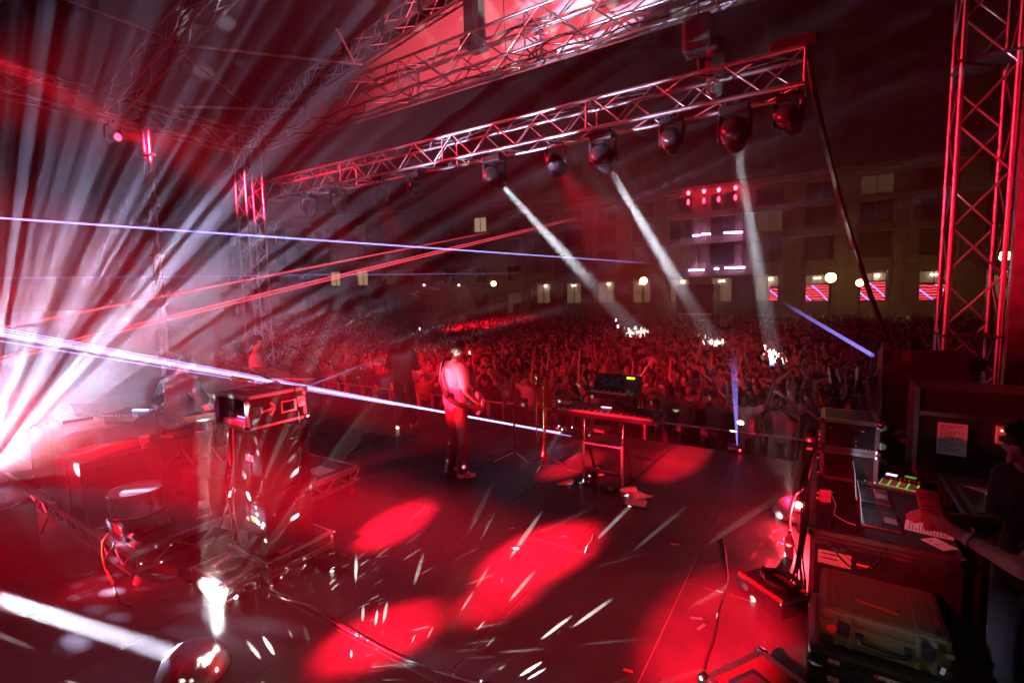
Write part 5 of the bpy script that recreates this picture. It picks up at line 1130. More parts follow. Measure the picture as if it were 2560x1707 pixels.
# laptops, controller, papers
laptop('near silver laptop with screen tilted to the engineer', (.43, 4.42, DZ), R(90), 95, SCRW)
laptop('second silver laptop behind the near one on the desk', (.42, 4.93, DZ), R(90), 94, SCRW)
ct = thing('pad_controller', 'black pad controller with glowing green pads on the desk', 'controller', (.66, 5.32, DZ), R(-15)); MB().bbox((-.15, -.22, 0), (.15, .22, .045), .008).build('body', BLACKP, ct)
GRN = mat('green_pads', (.1, .4, .05), .4, emit=(.25, 1, .12), estr=.55)
MB().box((-.13, -.2, .0452), (.13, -.02, .0462)).build('pad_bed', GRN, ct)
for i in range(4):
    for j in range(4): MB().bbox((-.122+.063*i, -.193+.043*j, .0462), (-.072+.063*i, -.158+.043*j, .052), .002).build('pad', mat('pad_rubber', (.3, .3, .3), .6), ct)
for i in range(8): MB().cyl((-.11+.032*i, .03, .045), (-.11+.032*i, .03, .065), .008, n=8).build('knob', mat('red_knob', (.5, .06, .05), .4), ct)
MB().box((-.13, .1, .0452), (-.05, .16, .0465)).build('blue_screen', mat('blue_lcd', (.2, .25, .5), .3, emit=(.5, .55, 1), estr=2.5), ct); MB().box((.0, .14, .0452), (.08, .2, .0462)).build('green_label', mat('label_lime', (.2, .6, .1), .5, emit=(.2, 1, .1), estr=.25), ct)
INK = mat('ink', (.06, .05, .08), .8)
def set_list(label, loc, w, d, rotz, lines=11, tilt=None, parent_rot=None):
    T = thing('set_list', label, 'paper', loc, rotz)
    if tilt: T.rotation_euler = tilt
    MB().box((-w/2, -d/2, 0), (w/2, d/2, .0012)).build('sheet', PAPER, T); rg = random.Random(int(abs(loc[0])*100)+lines); mb = MB()
    for i in range(lines):
        y = d/2-.03-(d-.05)*i/lines; x = -w/2+.02
        while x < w/2-.05-.04*(i % 3):
            l = rg.uniform(.012, .035); mb.box((x, y, .00121), (x+l, y+.006, .0015)); x += l+.006
    o = mb.build('typed_lines', INK, T); o['kind'] = 'stuff'; return T
set_list('printed set list on the desk beside the near laptop', (.72, 4.43, DZ), .2, .27, R(80), 12)
set_list('printed set list lying across the desk corner', (.74, 4.2, DZ+.002), .12, .16, R(40), 6)
T = thing('power_bank', 'white charger with cord standing on the desk edge', 'charger', (.09, 4.62, DZ), R(15)); MB().bbox((-.04, -.02, 0), (.04, .02, .1), .01).build('body', WHITEP, T); MB().bbox((-.065, -.015, .02), (-.04, .015, .04), .006).build('prong', WHITEP, T); MB().bbox((-.065, -.015, .06), (-.04, .015, .08), .006).build('prong', WHITEP, T); MB().tube(spline([(-.03, -.025, .06), (.0, -.03, .09), (.03, -.026, .06), (0, -.03, .07), (-.02, -.028, .09), (.03, -.02, .1), (.06, .0, .08)]), .003).build('cord', WHITEP, T)
cable('thin white cord from the charger to the near laptop', [(.12, 4.6, DZ+.1), (.16, 4.5, DZ+.03), (.15, 4.38, DZ+.004), (.22, 4.27, DZ+.006), (.28, 4.24, DZ+.006)], .0035, WHITEP)
cable('thin black cord hanging over the desk front', [(.14, 4.3, DZ+.005), (.12, 4.1, DZ+.006), (.15, 4.03, .5), (.28, 4.02, .4), (.4, 4.02, .5), (.42, 4.1, DZ+.006)], .005)
# cables down the left side of the desk
for i in range(5):
    x = -.02-.012*i; cable(('first', 'second', 'third', 'fourth', 'fifth')[i]+' black cable hanging down the desk side, counted from the desk', [(.03, 5.25+.05*i, DZ+.42-.05*i), (x-.02, 5.05-.05*i, DZ+.1), (x, 4.75-.06*i, .45), (x-.03, 4.5-.08*i, .2), (x-.02*i, 4.3, .02), (-.04-.02*i, 3.95, .01)], .007, RUBBER, 'cables down the desk side')
cable('black cable arching over the glowing mirror ball', [(.03, 5.3, DZ+.3), (-.06, 5.3, .5), (-.14, 5.35, .36), (-.17, 5.05, .2), (-.1, 4.7, .12), (-.02, 4.2, .02)], .011)
# water bottle and blinder lamp with coiled cables
bottle('water bottle with blue and white label behind the caged lamp', fl(1972, 1392, .001), (0, 0, 0), mat('blue_plastic', (.1, .15, .5), .4), 1.15)
q = Vector((-.24, 4.02, 0)); bl = thing('blinder_lamp', 'black caged lamp lying on the floor under coiled cables', 'lamp', q, R(-38)); MB().bbox((-.21, -.14, 0), (.21, .14, .13), .015).build('housing', BLACKP, bl)
for i in range(9): bar('cage_bar', (-.18+.045*i, -.12, .138), (-.18+.045*i, .12, .138), .005, BLACKP, bl)
for s in (-1, 1): MB().box((-.2, s*.125-.008, .13), (.2, s*.125+.008, .15)).build('side_strip', mat('red_strip', (.4, .03, .03), .35), bl)
coil('coil of shiny black cable on the caged lamp', (-.19, 4.05, .145), .13, 9, .007, jit=.05, seed=11, flat=.008)
coil('small loose coil beside the caged lamp', (-.42, 4.16, .0), .09, 5, .006, jit=.1, seed=13)
# waterproof cases
def hard_case(label, c, dims, m, extras=()):
    T = thing('hard_case', label, 'hard case', c, 0, 'hard cases in front of the desk'); w, d, h = dims; zl = h*.62
    MB().bbox((-w/2, -d/2, 0), (w/2, d/2, zl-.004), .03).build('base_shell', m, T); MB().bbox((-w/2, -d/2, zl+.004), (w/2, d/2, h), .03).build('lid_shell', m, T); MB().bbox((-w/2-.008, -d/2-.008, zl-.014), (w/2+.008, d/2+.008, zl+.014), .006).build('rim', m, T)
    for x in (-w*.32, w*.32):
        for s in (-.035, .035): MB().bbox((x+s-.012, -d/2-.012, .01), (x+s+.012, -d/2+.03, h-.02), .006).build('rib', m, T)
        MB().bbox((x-.03, -d/2-.026, zl-.05), (x+.03, -d/2-.008, zl+.03), .006).build('latch', RUBBER, T); MB().bbox((x-.045, -d/2+.02, h-.006), (x+.045, d/2-.02, h+.004), .004).build('lid_rib', m, T)
    hd = MB().tube([(-.11, -d/2-.005, zl-.05), (-.105, -d/2-.03, zl-.065), (0, -d/2-.036, zl-.075), (.105, -d/2-.03, zl-.065), (.11, -d/2-.005, zl-.05)], .015, 8).build('handle', RUBBER, T)
    for s in (-1, 1): MB().bbox((s*.11-.018, -d/2-.018, zl-.075), (s*.11+.018, -d/2+.01, zl-.02), .004).build('handle_mount', RUBBER, hd)
    for sx in (-1, 1): MB().bbox((sx*(w/2-.03)-.035, -d/2-.014, .0), (sx*(w/2-.03)+.035, -d/2+.05, .06), .012).build('corner_bumper', RUBBER, T)
    return T
PEL = mat('olive_polymer', (.11, .11, .055), .4, noise=.1, nscale=90, bump=.15, bscale=400); PELB = mat('black_polymer', (.02, .02, .021), .38, bump=.15, bscale=400)
h1 = hard_case('black hard case on the floor below the olive one', (.37, 3.56, 0), (.72, .62, .24), PELB); h2 = hard_case('olive hard case with coloured stickers on top of the black one', (.37, 3.57, .246), (.6, .52, .22), PEL)
fyy = -.26
MB().box((-.02, -.0012, -.045), (.02, 0, .0)).build('red_sticker', mat('red_sticker', (.8, .03, .03), .5), h2, (-.225, fyy-.014, .13), (0, R(40), 0)); MB().box((-.03, -.0012, -.03), (.03, 0, .03)).build('red_diamond', mat('red_sticker', (.8, .03, .03), .5), h2, (-.235, fyy-.0015, .1), (0, R(45), 0))
MB().box((-.06, 0, -.012), (.06, .0012, .012)).build('green_tape', TAPE_G, h2, (.03, fyy-.0022, .045), (0, R(4), 0)); MB().box((-.05, 0, -.008), (.05, .0008, .008)).build('pale_strip', TAPE_W, h2, (.035, fyy-.0032, .045), (0, R(4), 0)); MB().box((-.028, 0, -.008), (.028, .0012, .008)).build('white_tape', TAPE_W, h2, (-.06, fyy-.0022, .05), (0, R(-14), 0)); MB().box((-.01, 0, -.02), (.01, .0012, .02)).build('white_tape', TAPE_W, h2, (.26, fyy-.015, .05), (0, R(12), 0))
for x, y, w, d in ((-.02, -.1, .2, .02), (.2, .05, .03, .14), (.25, -.1, .03, .09)): MB().box((-w/2, -d/2, 0), (w/2, d/2, .001)).build('red_tape', mat('dull_red_tape', (.4, .06, .05), .7), h2, (x, y, .2205), (0, 0, -.2))
st1 = MB().box((-.028, 0, -.07), (.028, .0012, .07)).build('tall_sticker', mat('pink_sticker', (.8, .3, .3), .6), h1, (-.23, -.324, .13)); text('FUN KIDS', .03, INK, h1, (-.218, -.3255, .07), (R(90), R(-90), 0))
st2 = MB().box((-.07, 0, -.035), (.07, .0012, .035)).build('sticker', mat('white_sticker', (.8, .75, .75), .6), h1, (.03, -.3125, .15)); MB().box((-.07, -.001, -.035), (-.045, .0, .035)).build('red_band', mat('red_sticker', (.8, .03, .03), .5), h1, (.03, -.3127, .15)); text('PLAY', .038, INK, h1, (-.01, -.3142, .152), (R(90), 0, 0)); text('HARD', .038, INK, h1, (-.01, -.3142, .12), (R(90), 0, 0))
# flight case in the corner
fc = flight_case('flight_case', 'low flight case with silver edges in the front corner', (-.215, 2.70, 0), (.3, .44, .3), LAMR, e=.034, rotz=R(-33), handles=())
hp = MB().bbox((-.07, -.14, .3), (.07, .06, .3035), .002).build('handle_plate', STEEL, fc); MB().box((-.045, -.11, .3036), (.045, .03, .3042)).build('handle_recess', BLACK, hp)
for x, y in ((-.06, -.13), (.06, -.13), (-.06, .05), (.06, .05)): MB().ell((x, y, .304), (.006, .006, .004), u=8, w=4).build('rivet', STEEL, hp)
# dark equipment further right
pn = thing('equipment_rack', 'tall dark equipment rack with a red lit edge behind the desk', 'rack', (1.32, 6.2, 0)); MB().bbox((-.5, -.28, 0), (.5, .28, 1.42), .01).build('body', LAM, pn); MB().box((-.515, -.295, .6), (-.485, -.265, 1.43)).build('edge_strip', ALU, pn); MB().box((-.48, -.284, 1.16), (.5, -.281, 1.2)).build('cross_strip', ALU, pn)
T = set_list('printed set list taped to the tall dark rack', (1.08, 5.9, .96), .21, .3, 0, 14, tilt=(R(88), 0, R(-4)))
T = thing('power_unit', 'small unit with red lights on the tall dark rack', 'power unit', (1.42, 5.9, 1.05)); MB().bbox((-.05, -.04, -.08), (.05, .015, .08), .006).build('body', WHITEP, T); MB().box((-.035, -.0415, -.05), (.035, -.04, .0)).build('slot', BLACKP, T)
for i in range(2): MB().ell((-.02+.03*i, -.042, .045), (.008, .005, .008), u=8, w=6).build('led', mat('led_red', (.5, .05, .02), .3, emit=(1, .15, .05), estr=12), T)
sp = thing('side_fill_speaker', 'big black side fill speakers silhouetted against the crowd', 'speaker', (1.06, 7.3, 0)); MB().bbox((-.42, -.3, 0), (.42, .3, .85), .02).build('lower_box', LAM, sp); MB().add([(-.42, -.3, .86), (.46, -.3, .86), (.46, .3, .86), (-.42, .3, .86), (-.42, -.28, 1.68), (.3, -.28, 1.68), (.3, .28, 1.6), (-.42, .28, 1.6)], [(3, 2, 1, 0), (4, 5, 6, 7), (0, 1, 5, 4), (1, 2, 6, 5), (2, 3, 7, 6), (3, 0, 4, 7)]).build('upper_box', LAM, sp)
MB().box((-.425, -.305, .02), (-.412, -.295, 1.66)).build('corner_strip', STEEL, sp); MB().lathe([(.001, 0), (.06, 0), (.09, .05), (.08, .12), (.001, .16)], 14, M=Matrix.Translation((.42, -.1, 1.45))).build('bracket_knob', BLACK, sp)
ds = thing('console_table', 'dark side table with lit console right of the desk', 'table', (1.28, 4.9, 0)); MB().bbox((-.35, -.6, .7), (.4, .6, .75), .01).build('top', BLACK, ds)
for x in (-.3, .35):
    for y in (-.55, .55): bar('leg', (x, y, 0), (x, y, .7), .02, BLACK, ds)
cn = thing('mixing_console', 'dark mixing console with tiny blue and orange lights', 'console', (1.22, 4.75, .75)); MB().add([(-.25, -.3, 0), (.25, -.3, 0), (.25, .3, 0), (-.25, .3, 0), (-.25, -.3, .06), (.25, -.3, .12), (.25, .3, .12), (-.25, .3, .06)], [(3, 2, 1, 0), (4, 5, 6, 7), (0, 1, 5, 4), (1, 2, 6, 5), (2, 3, 7, 6), (3, 0, 4, 7)]).build('body', BLACKP, cn)
for i, (y, m_) in enumerate(((-.12, mat('led_blue', (.2, .2, .5), .3, emit=(.4, .5, 1), estr=30)), (-.03, mat('led_orange', (.5, .2, .1), .3, emit=(1, .4, .15), estr=10)), (.04, mat('led_orange', (.5, .2, .1), .3, emit=(1, .4, .15), estr=10)), (.07, mat('led_orange', (.5, .2, .1), .3, emit=(1, .4, .15), estr=10)))): MB().ell((-.12, y, .082), (.007, .007, .007), u=8, w=6).build('led', m_, cn)
for i in range(8): MB().bbox((-.02, -.25+.06*i, .085), (.02, -.235+.06*i, .1), .003, M=None).build('fader', mat('fader_grey', (.3, .3, .3), .5), cn)
T = thing('rolled_towel', 'rolled pale towel on the mixing console', 'towel', (1.3, 4.55, .93), R(-60)); mbt = MB(); pts = []
mbt.lathe([(.001, -.12), (.03, -.121), (.062, -.12), (.068, -.11), (.066, .0), (.069, .11), (.062, .12), (.03, .118), (.001, .121)], 20, M=Matrix.Rotation(R(90), 4, 'X')); mbt.build('roll', fab('towel2', (.62, .55, .52)), T); MB().tube([(.05*math.cos(a*.5)*(1-a/22), -.122, .05*math.sin(a*.5)*(1-a/22)) for a in range(20)], .004, 5).build('fold_edge', fab('towel2', (.62, .55, .52)), T)
T = set_list('loose printed sheets on the mixing console', (1.12, 4.72, .885), .2, .28, R(-60), 10); T.rotation_euler = (R(-8), R(-6), R(-60))
T = thing('paper_cup', 'white cup on the desk behind the rack cases', 'cup', (.55, 5.75, DZ)); MB().lathe([(.001, .0), (.03, 0), (.042, .09), (.044, .092), (.04, .088), (.029, .006), (.001, .006)], 18).build('cup', PAPER, T)

# ------------------------------------------------------------------ performers
def rel(f):
    f = Vector((f[0], f[1], 0)).normalized(); r = Vector((f.y, -f.x, 0))
    return f, r, (lambda a, b, z: f*a + r*b + Vector((0, 0, z)))
def full_pose(L, over):
    """default joints turned to the facing, then overrides"""
    J = {}
    for k, v in BASE.items(): J[k] = L(v[1], v[0], v[2])
    J.update(over); return J
def eyes(parent, head, fw, sd):
    h = Vector(head)
    for s in (-1, 1): MB().ell(h+fw*.094+sd*.032*s+Vector((0, 0, .012)), (.011, .011, .008), u=8, w=6).build('eye', mat('eye', (.05, .03, .02), .15), parent)
# --- guitarist
def print_mat():
    m = fab('white_tee', (.72, .70, .68)); t = m.node_tree; b = t.nodes['Principled BSDF']; L = t.links.new
    tc = t.nodes.new('ShaderNodeTexCoord'); 
    vd = t.nodes.new('ShaderNodeVectorMath'); vd.operation = 'DISTANCE'; vd.inputs[1].default_value = tuple(PRT); L(tc.outputs['Object'], vd.inputs[0])
    rng_ = t.nodes.new('ShaderNodeMapRange'); rng_.inputs['From Min'].default_value = .085; rng_.inputs['From Max'].default_value = .075; L(vd.outputs['Value'], rng_.inputs['Value'])
    vo = t.nodes.new('ShaderNodeTexVoronoi'); vo.inputs['Scale'].default_value = 42; L(tc.outputs['Object'], vo.inputs['Vector'])
    q = t.nodes.new('ShaderNodeMapRange'); q.inputs['From Min'].default_value = .42; q.inputs['From Max'].default_value = .36; L(vo.outputs['Distance'], q.inputs['Value'])
    mu = t.nodes.new('ShaderNodeMath'); mu.operation = 'MULTIPLY'; L(rng_.outputs[0], mu.inputs[0]); L(q.outputs[0], mu.inputs[1])
    mx = t.nodes.new('ShaderNodeMix'); mx.data_type = 'RGBA'; mx.inputs[6].default_value = (.72, .70, .68, 1); mx.inputs[7].default_value = (.05, .03, .04, 1); L(mu.outputs[0], mx.inputs[0]); L(mx.outputs[2], b.inputs['Base Color'])
    return m
f, r, L = rel((.30, .95)); gbase = Vector((-4.0, 4.86, 0)); PRT = L(-.15, -.04, 1.36)
J = full_pose(L, dict(pelvis=L(0, 0, 1.0), chest=L(.0, 0, 1.32), neck=L(.02, 0, 1.52), head=L(.065, .01, 1.68), shR=L(0, .2, 1.46), shL=L(0, -.2, 1.46), elR=L(-.03, .29, 1.19), wrR=L(.19, .25, 1.0), elL=L(.0, -.28, 1.2), wrL=L(.25, -.3, 1.16),
     hipR=L(0, .095, .97), hipL=L(0, -.095, .97), knR=L(.04, .12, .53), anR=L(.0, .13, .09), knL=L(.03, -.1, .53), anL=L(-.04, -.11, .09)))
hd = (f*.75+r*.66)
me = person_mesh('person', J, face=hd, voxel=.011, mats=[SKIN[0], print_mat(), fab('brown_trousers', (.13, .06, .06)), fab('white_shoe', (.75, .72, .7)), HAIRM[1]], loose=1.14, sleeve=.72, toe=dict(R=f*.8+r*.5, L=f*.9), hem=.012, handdir=dict(R=f*.6-r*.4-Vector((0, 0, .5)), L=f*.3+Vector((0, 0, -.2))-r*.2))
gt = thing('person', 'guitarist in white printed tee and dark trousers, back to us', 'person', gbase); obj('body', me, gt); hair(gt, J['head'], hd, HAIRM[1], r=.095, tuft=900, ln=.02, seed=2); hs = hd.normalized(); eyes(gt, J['head'], hs, hs.cross(Vector((0, 0, 1))))
for S, tv in (('R', f*.8+r*.5), ('L', f*.9)):
    tv = tv.normalized(); a = J['an'+S]; sv = tv.cross(Vector((0, 0, 1)))
    for side in (-1, 1):
        for k in range(3):
            c = a+tv*(.02+.028*k)+sv*.044*side+Vector((0, 0, -.045)); bar('shoe_stripe', c+Vector((0, 0, -.015))-tv*.005, c+Vector((0, 0, .028))+tv*.008-sv*.01*side, .006, mat('stripe_black', (.03, .03, .03), .6), gt, 6)
# his guitar
ga = thing('electric_guitar', 'white electric guitar on a dark strap held by the guitarist', 'guitar', gbase); gc = L(.235, .1, 1.0); nx = (-r*.95+Vector((0, 0, .32))).normalized(); nz = f; ny = nz.cross(nx)
M = Matrix(((nx.x, ny.x, nz.x, gc.x), (nx.y, ny.y, nz.y, gc.y), (nx.z, ny.z, nz.z, gc.z), (0, 0, 0, 1)))
prof = [(-.2, 0), (-.18, .1), (-.1, .16), (0, .13), (.06, .105), (.13, .14), (.2, .15), (.19, .08), (.13, .04), (.13, -.04), (.17, -.1), (.1, -.13), (.02, -.11), (-.08, -.16), (-.17, -.12)]
nb_ = len(prof); V = [M @ Vector((x, y, -.02)) for x, y in prof]+[M @ Vector((x, y, .022)) for x, y in prof]
MB().add(V, [tuple(range(nb_-1, -1, -1)), tuple(range(nb_, 2*nb_))]+[(i, (i+1) % nb_, nb_+(i+1) % nb_, nb_+i) for i in range(nb_)]).build('guitar_body', mat('white_lacquer', (.8, .78, .75), .15, coat=.8), ga)
MB().box((.1, -.025, .0), (.72, .025, .025), M=M).build('neck', WOODM, ga); MB().box((.72, -.05, -.005), (.88, .04, .012), M=M).build('headstock', WOODM, ga)
sp_ = spline([M @ Vector((.19, .1, -.01)), L(.1, -.19, 1.5), L(.0, -.16, 1.545), L(-.1, -.12, 1.47), L(-.178, -.04, 1.3), L(-.185, .08, 1.14), L(-.11, .2, 1.02), L(.05, .23, .97), M @ Vector((-.2, 0, -.01))], 5)
mbs = MB(); V = []; Fq = []
for i, p_ in enumerate(sp_):
    d = (sp_[min(i+1, len(sp_)-1)]-sp_[max(i-1, 0)]).normalized(); out = (p_-Vector((0, 0, p_.z))-L(0, 0, 0)); out = Vector((out.x, out.y, 0)).normalized(); w = d.cross(out).normalized()*.03
    V += [p_-w, p_+w, p_+w+out*.006, p_-w+out*.006]
    if i: o = 4*i; Fq += [(o-4, o, o+1, o-3), (o-3, o+1, o+2, o-2), (o-2, o+2, o+3, o-1), (o-1, o+3, o, o-4)]
mbs.add(V, Fq, 0, True).build('strap', fab('strap', (.03, .02, .02)), ga); MB().bbox((-.03, -.02, -.05), (.03, .012, .05), .006, M=Matrix.Translation(L(-.18, .1, 1.13)) @ Matrix.Rotation(math.atan2(f.x, f.y)*-1, 4, 'Z') @ Matrix.Rotation(.6, 4, 'Y')).build('transmitter', BLACKP, ga)
# --- dark dressed performer by the stage front
f, r, L = rel((-.35, .95)); J = full_pose(L, dict(anR=L(.12, .1, .09), knR=L(.16, .1, .52), wrL=L(.2, -.22, 1.12), elL=L(-.02, -.26, 1.16), wrR=L(.22, .2, 1.1), elR=L(-.02, .27, 1.14)))
me = person_mesh('person', J, face=f, voxel=.016, mats=[SKIN[3], fab('dark_top', (.035, .02, .03)), fab('dark_trousers', (.03, .02, .025)), fab('pale_boot', (.55, .4, .36)), HAIRM[0]], loose=1.15, sleeve=1.6)
T = thing('person', 'dark dressed performer with pale boots near the stage front', 'person', (-6.3, 6.2, 0), R(-4)); obj('body', me, T); hair(T, J['head'], f, HAIRM[0], r=.12, tuft=900, ln=.05, seed=4); eyes(T, J['head'], f, r)
# --- dark shirted drummer on the throne, back to us
f, r, L = rel((-.30, .95)); z0 = RZ+.54; B0 = Vector((-6.38, 2.62, 0))
def seated(L, z0, lean=0.0, **ov):
    d = dict(pelvis=L(0, 0, z0+.09), chest=L(.04+lean*.5, 0, z0+.42), neck=L(.06+lean, 0, z0+.61), head=L(.12+lean*1.3, 0, z0+.77), shR=L(.05+lean*.9, .2, z0+.55), shL=L(.05+lean*.9, -.2, z0+.55), hipR=L(.03, .1, z0+.08), hipL=L(.03, -.1, z0+.08),
             knR=L(.42, .2, z0+.03), knL=L(.42, -.2, z0+.03), anR=L(.44, .22, RZ+.085), anL=L(.4, -.24, RZ+.085), elR=L(.16+lean, .3, z0+.3), elL=L(.1+lean, -.32, z0+.28), wrR=L(.4+lean, .24, z0+.3), wrL=L(.32+lean, -.2, z0+.26)); d.update(ov); return full_pose(L, d)
J = seated(L, z0, elR=L(.1, .33, z0+.24), wrR=L(.33, .36, z0+.24), elL=L(-.03, -.32, z0+.25), wrL=L(.2, -.34, z0+.18)); hd = f*.55+r*.83
me = person_mesh('person', J, face=hd, voxel=.013, mats=[SKIN[2], fab('black_tee', (.03, .022, .03)), fab('black_shorts', (.02, .02, .022)), fab('dark_shoe', (.03, .03, .03)), HAIRM[1]], loose=1.12, sleeve=.7, shorts=True, hem=.01)
T = thing('person', 'drummer in dark tee seated on the throne, back to us', 'person', B0); obj('body', me, T); hair(T, J['head'], hd, HAIRM[1], tuft=800, ln=.025, seed=6); h_ = hd.normalized(); eyes(T, J['head'], h_, h_.cross(Vector((0, 0, 1))))
q = J['wrR']+B0; T = thing('drumstick', 'pale drumstick in the right hand of the dark shirted drummer', 'drumstick', q); bar('stick', -f*.06+Vector((0, 0, -.0)), f*.3+r*.12+Vector((0, 0, .03)), .008, WOODM, T); MB().ell(f*.3+r*.12+Vector((0, 0, .03)), (.01, .01, .01), u=8, w=6).build('tip', WOODM, T)
# --- second drummer, curly, leaning
f, r, L = rel((.35, .93)); B1 = Vector((-6.95, 3.28, 0)); J = seated(L, z0-.02, .14, elR=L(.3, .28, z0+.32), wrR=L(.5, .12, z0+.34), elL=L(.22, -.3, z0+.26), wrL=L(.45, -.16, z0+.2)); hd = f*.7+r*.6-Vector((0, 0, .25))
me = person_mesh('person', J, face=hd, voxel=.016, mats=[SKIN[2], fab('red_shirt', (.42, .12, .12)), JEANS, CT[2], HAIRM[0]], loose=1.1, sleeve=.8)
T = thing('person', 'curly haired drummer leaning forward behind the cymbal', 'person', B1); obj('body', me, T); hair(T, J['head'], hd, HAIRM[0], r=.125, tuft=1400, ln=.05, seed=7)
MB().lathe([(.001, 0), (.16, 0), (.17, .05), (.001, .06)], 18, M=Matrix.Translation((0, 0, z0-.08))).build('stool_seat', BLACKP, thing('drum_throne', 'dark stool under the curly haired drummer', 'stool', B1)); bar('post', (0, 0, RZ), (0, 0, z0-.08), .02, STEEL, bpy.data.objects['drum_throne.001'])
# --- third player standing at the far keyboard
f, r, L = rel((.55, .8)); J = full_pose(L, dict(elR=L(.12, .28, 1.12), wrR=L(.38, .2, 1.06), elL=L(.1, -.28, 1.12), wrL=L(.38, -.18, 1.06))); hd = f*.6+r*.8
me = person_mesh('person', J, face=hd, voxel=.018, mats=[SKIN[2], fab('pink_tee', (.6, .3, .3)), JEANS, CT[1], HAIRM[0]], loose=1.08, sleeve=.7)
T = thing('person', 'player in pink tee standing at the far keyboard by the tower', 'person', (-8.35, 4.72, 0)); obj('body', me, T); hair(T, J['head'], hd, HAIRM[0], tuft=700, ln=.03, seed=9); h_ = hd.normalized(); eyes(T, J['head'], h_, h_.cross(Vector((0, 0, 1))))
# --- engineer at the right edge
f, r, L = rel((-.86, -.5)); hp_ = fd(2578, 1118, 2.36); E0 = Vector((hp_.x, hp_.y, 0)) - f*.07
wl = fd(2400, 1335, 2.25)-E0; el = fd(2560, 1425, 2.0)-E0; wr_ = fd(2345, 1292, 2.45)-E0; er = fd(2500, 1310, 2.5)-E0
J = full_pose(L, dict(neck=L(.0, 0, hp_.z-.16), head=L(.07, 0, hp_.z), chest=L(-.02, 0, hp_.z-.36), shR=L(-.02, .19, hp_.z-.22), shL=L(-.02, -.19, hp_.z-.22), pelvis=L(-.02, 0, .94), elR=er, wrR=wr_, elL=el, wrL=wl)); hd = f-Vector((0, 0, .18))
me = person_mesh('person', J, face=hd, voxel=.009, mats=[SKIN[0], fab('black_shirt', (.012, .012, .013)), fab('black_jeans', (.015, .015, .017)), CT[2], HAIRM[0]], loose=1.12, sleeve=.75, handdir=dict(L=(wl-el).normalized(), R=(wr_-er).normalized()), smooth=2)
T = thing('person', 'sound engineer in black reading a sheet at the desk', 'person', E0); obj('body', me, T); hair(T, J['head'], hd, HAIRM[0], r=.097, tuft=700, ln=.014, seed=12, cover=.1); h_ = hd.normalized(); eyes(T, J['head'], h_, h_.cross(Vector((0, 0, 1))).normalized())
wd_ = (wl-el).normalized(); MB().cyl(wl-wd_*.06, wl-wd_*.035, .036, .034, 16).build('wristband', PAPER, T)
pc = fd(2328, 1275, 2.42); T = set_list('printed sheet held in the hands of the engineer', pc, .14, .2, 0, 8); T.rotation_euler = (R(62), R(12), R(40))

# ------------------------------------------------------------------ mirror balls
MIR = mat('mirror_tile', (.92, .92, .94), .42, 1.0); GROUT = mat('ball_core', (.05, .05, .05), .6)
def mirror_dome(label, c, r, tile=.0115):
    T = thing('mirror_dome', label, 'mirror ball', c, 0, 'mirror domes on the stage floor')
    MB().lathe([(r*.988, 0), *[(r*.988*math.cos(a*math.pi/2/14), r*.988*math.sin(a*math.pi/2/14)) for a in range(1, 14)], (.001, r*.988)], 40).build('core', GROUT, T)
    V = []; F = []; rows = int(r*math.pi/2/tile); g = .44
    for i in range(rows):
        e = (i+.5)*math.pi/2/rows; n = max(3, int(2*math.pi*r*math.cos(e)/tile))
        for j in range(n):
            a = 2*math.pi*j/n; N = Vector((math.cos(e)*math.cos(a), math.cos(e)*math.sin(a), math.sin(e))); u = Vector((-math.sin(a), math.cos(a), 0)); v = N.cross(u)
            jx, jy = random.gauss(0, .035), random.gauss(0, .035); o = len(V); p_ = N*r
            for su, sv in ((-1, -1), (1, -1), (1, 1), (-1, 1)): V.append(p_+u*(su*tile*g)+v*(sv*tile*g)+N*(su*jx+sv*jy)*tile*g)
            F.append((o, o+1, o+2, o+3))
    t_ = MB().add(V, F).build('mirror_tiles', MIR, T); t_['kind'] = 'stuff'
    MB().lathe([(r*1.03, 0), (r*1.03, .012), (r*.98, .014)], 40).build('base_ring', BLACK, T); return T
BALL1 = Vector((-3.30, 1.32, 0)); BALL3 = Vector((-.16, 5.72, 0)); BALLL = fd(-14, 1262, 4.3); BALL4 = Vector((-1.85, 1.15, 0))
mirror_dome('mirror dome hit by the white beam in the lower left', BALL1, .205); mirror_dome('mirror dome glowing red beside the desk', BALL3, .2); mirror_dome('mirror dome bursting with white rays at the left edge', BALLL, .2); mirror_dome('mirror dome just below the picture throwing long streaks', BALL4, .2)
# light thrown by the domes
CR = Vector((math.cos(_yaw), math.sin(_yaw), 0)); CFW = Vector((-math.sin(_yaw), math.cos(_yaw), 0))
BSRC = BALLL+Vector((0, .0, .24))-CFW*.1
BLV = (.68, .62, 1)
BVD = (BSRC-Vector((0, 0, 2.2))).normalized(); BRT = BVD.cross(Vector((0, 0, 1))).normalized()
burst_light('burst_rays', BSRC, BLV, 66000, BRT, BVD, 30, 3.0, (.4, .7), (-.28, .2), .48, .66)
burst_light('burst_rays', BSRC, BLV, 24000, BRT, BVD, 36, 9.0, (.05, .25), (-.48, .2), .48, .66)
burst_light('burst_rays', BSRC, BLV, 1500, BRT, BVD, 34, 15.0, (.1, .3), (.2, .3), .54, .66)
gobo_point('burst_rays', BSRC-BVD*.12-Vector((0, 0, .05)), BLV, 3000, 10, .5, .9, seed=17, spotang=58, target=(-4.5, 1.75, .25), blend=.9)
ped = thing('pedestal_box', 'black pedestal under the bursting mirror dome', 'box', (BALLL.x, BALLL.y, 0)); MB().bbox((-.22, -.22, 0), (.22, .22, BALLL.z), .012).build('body', LAM, ped); MB().box((-.23, -.23, BALLL.z-.03), (.23, -.221, BALLL.z-.002)).build('edge_strip', ALU, ped)
spot('dome_pencil', BSRC+CR*.05, (-4.0, 4.86, 1.0), LAV, 700, 16, .6, .02)
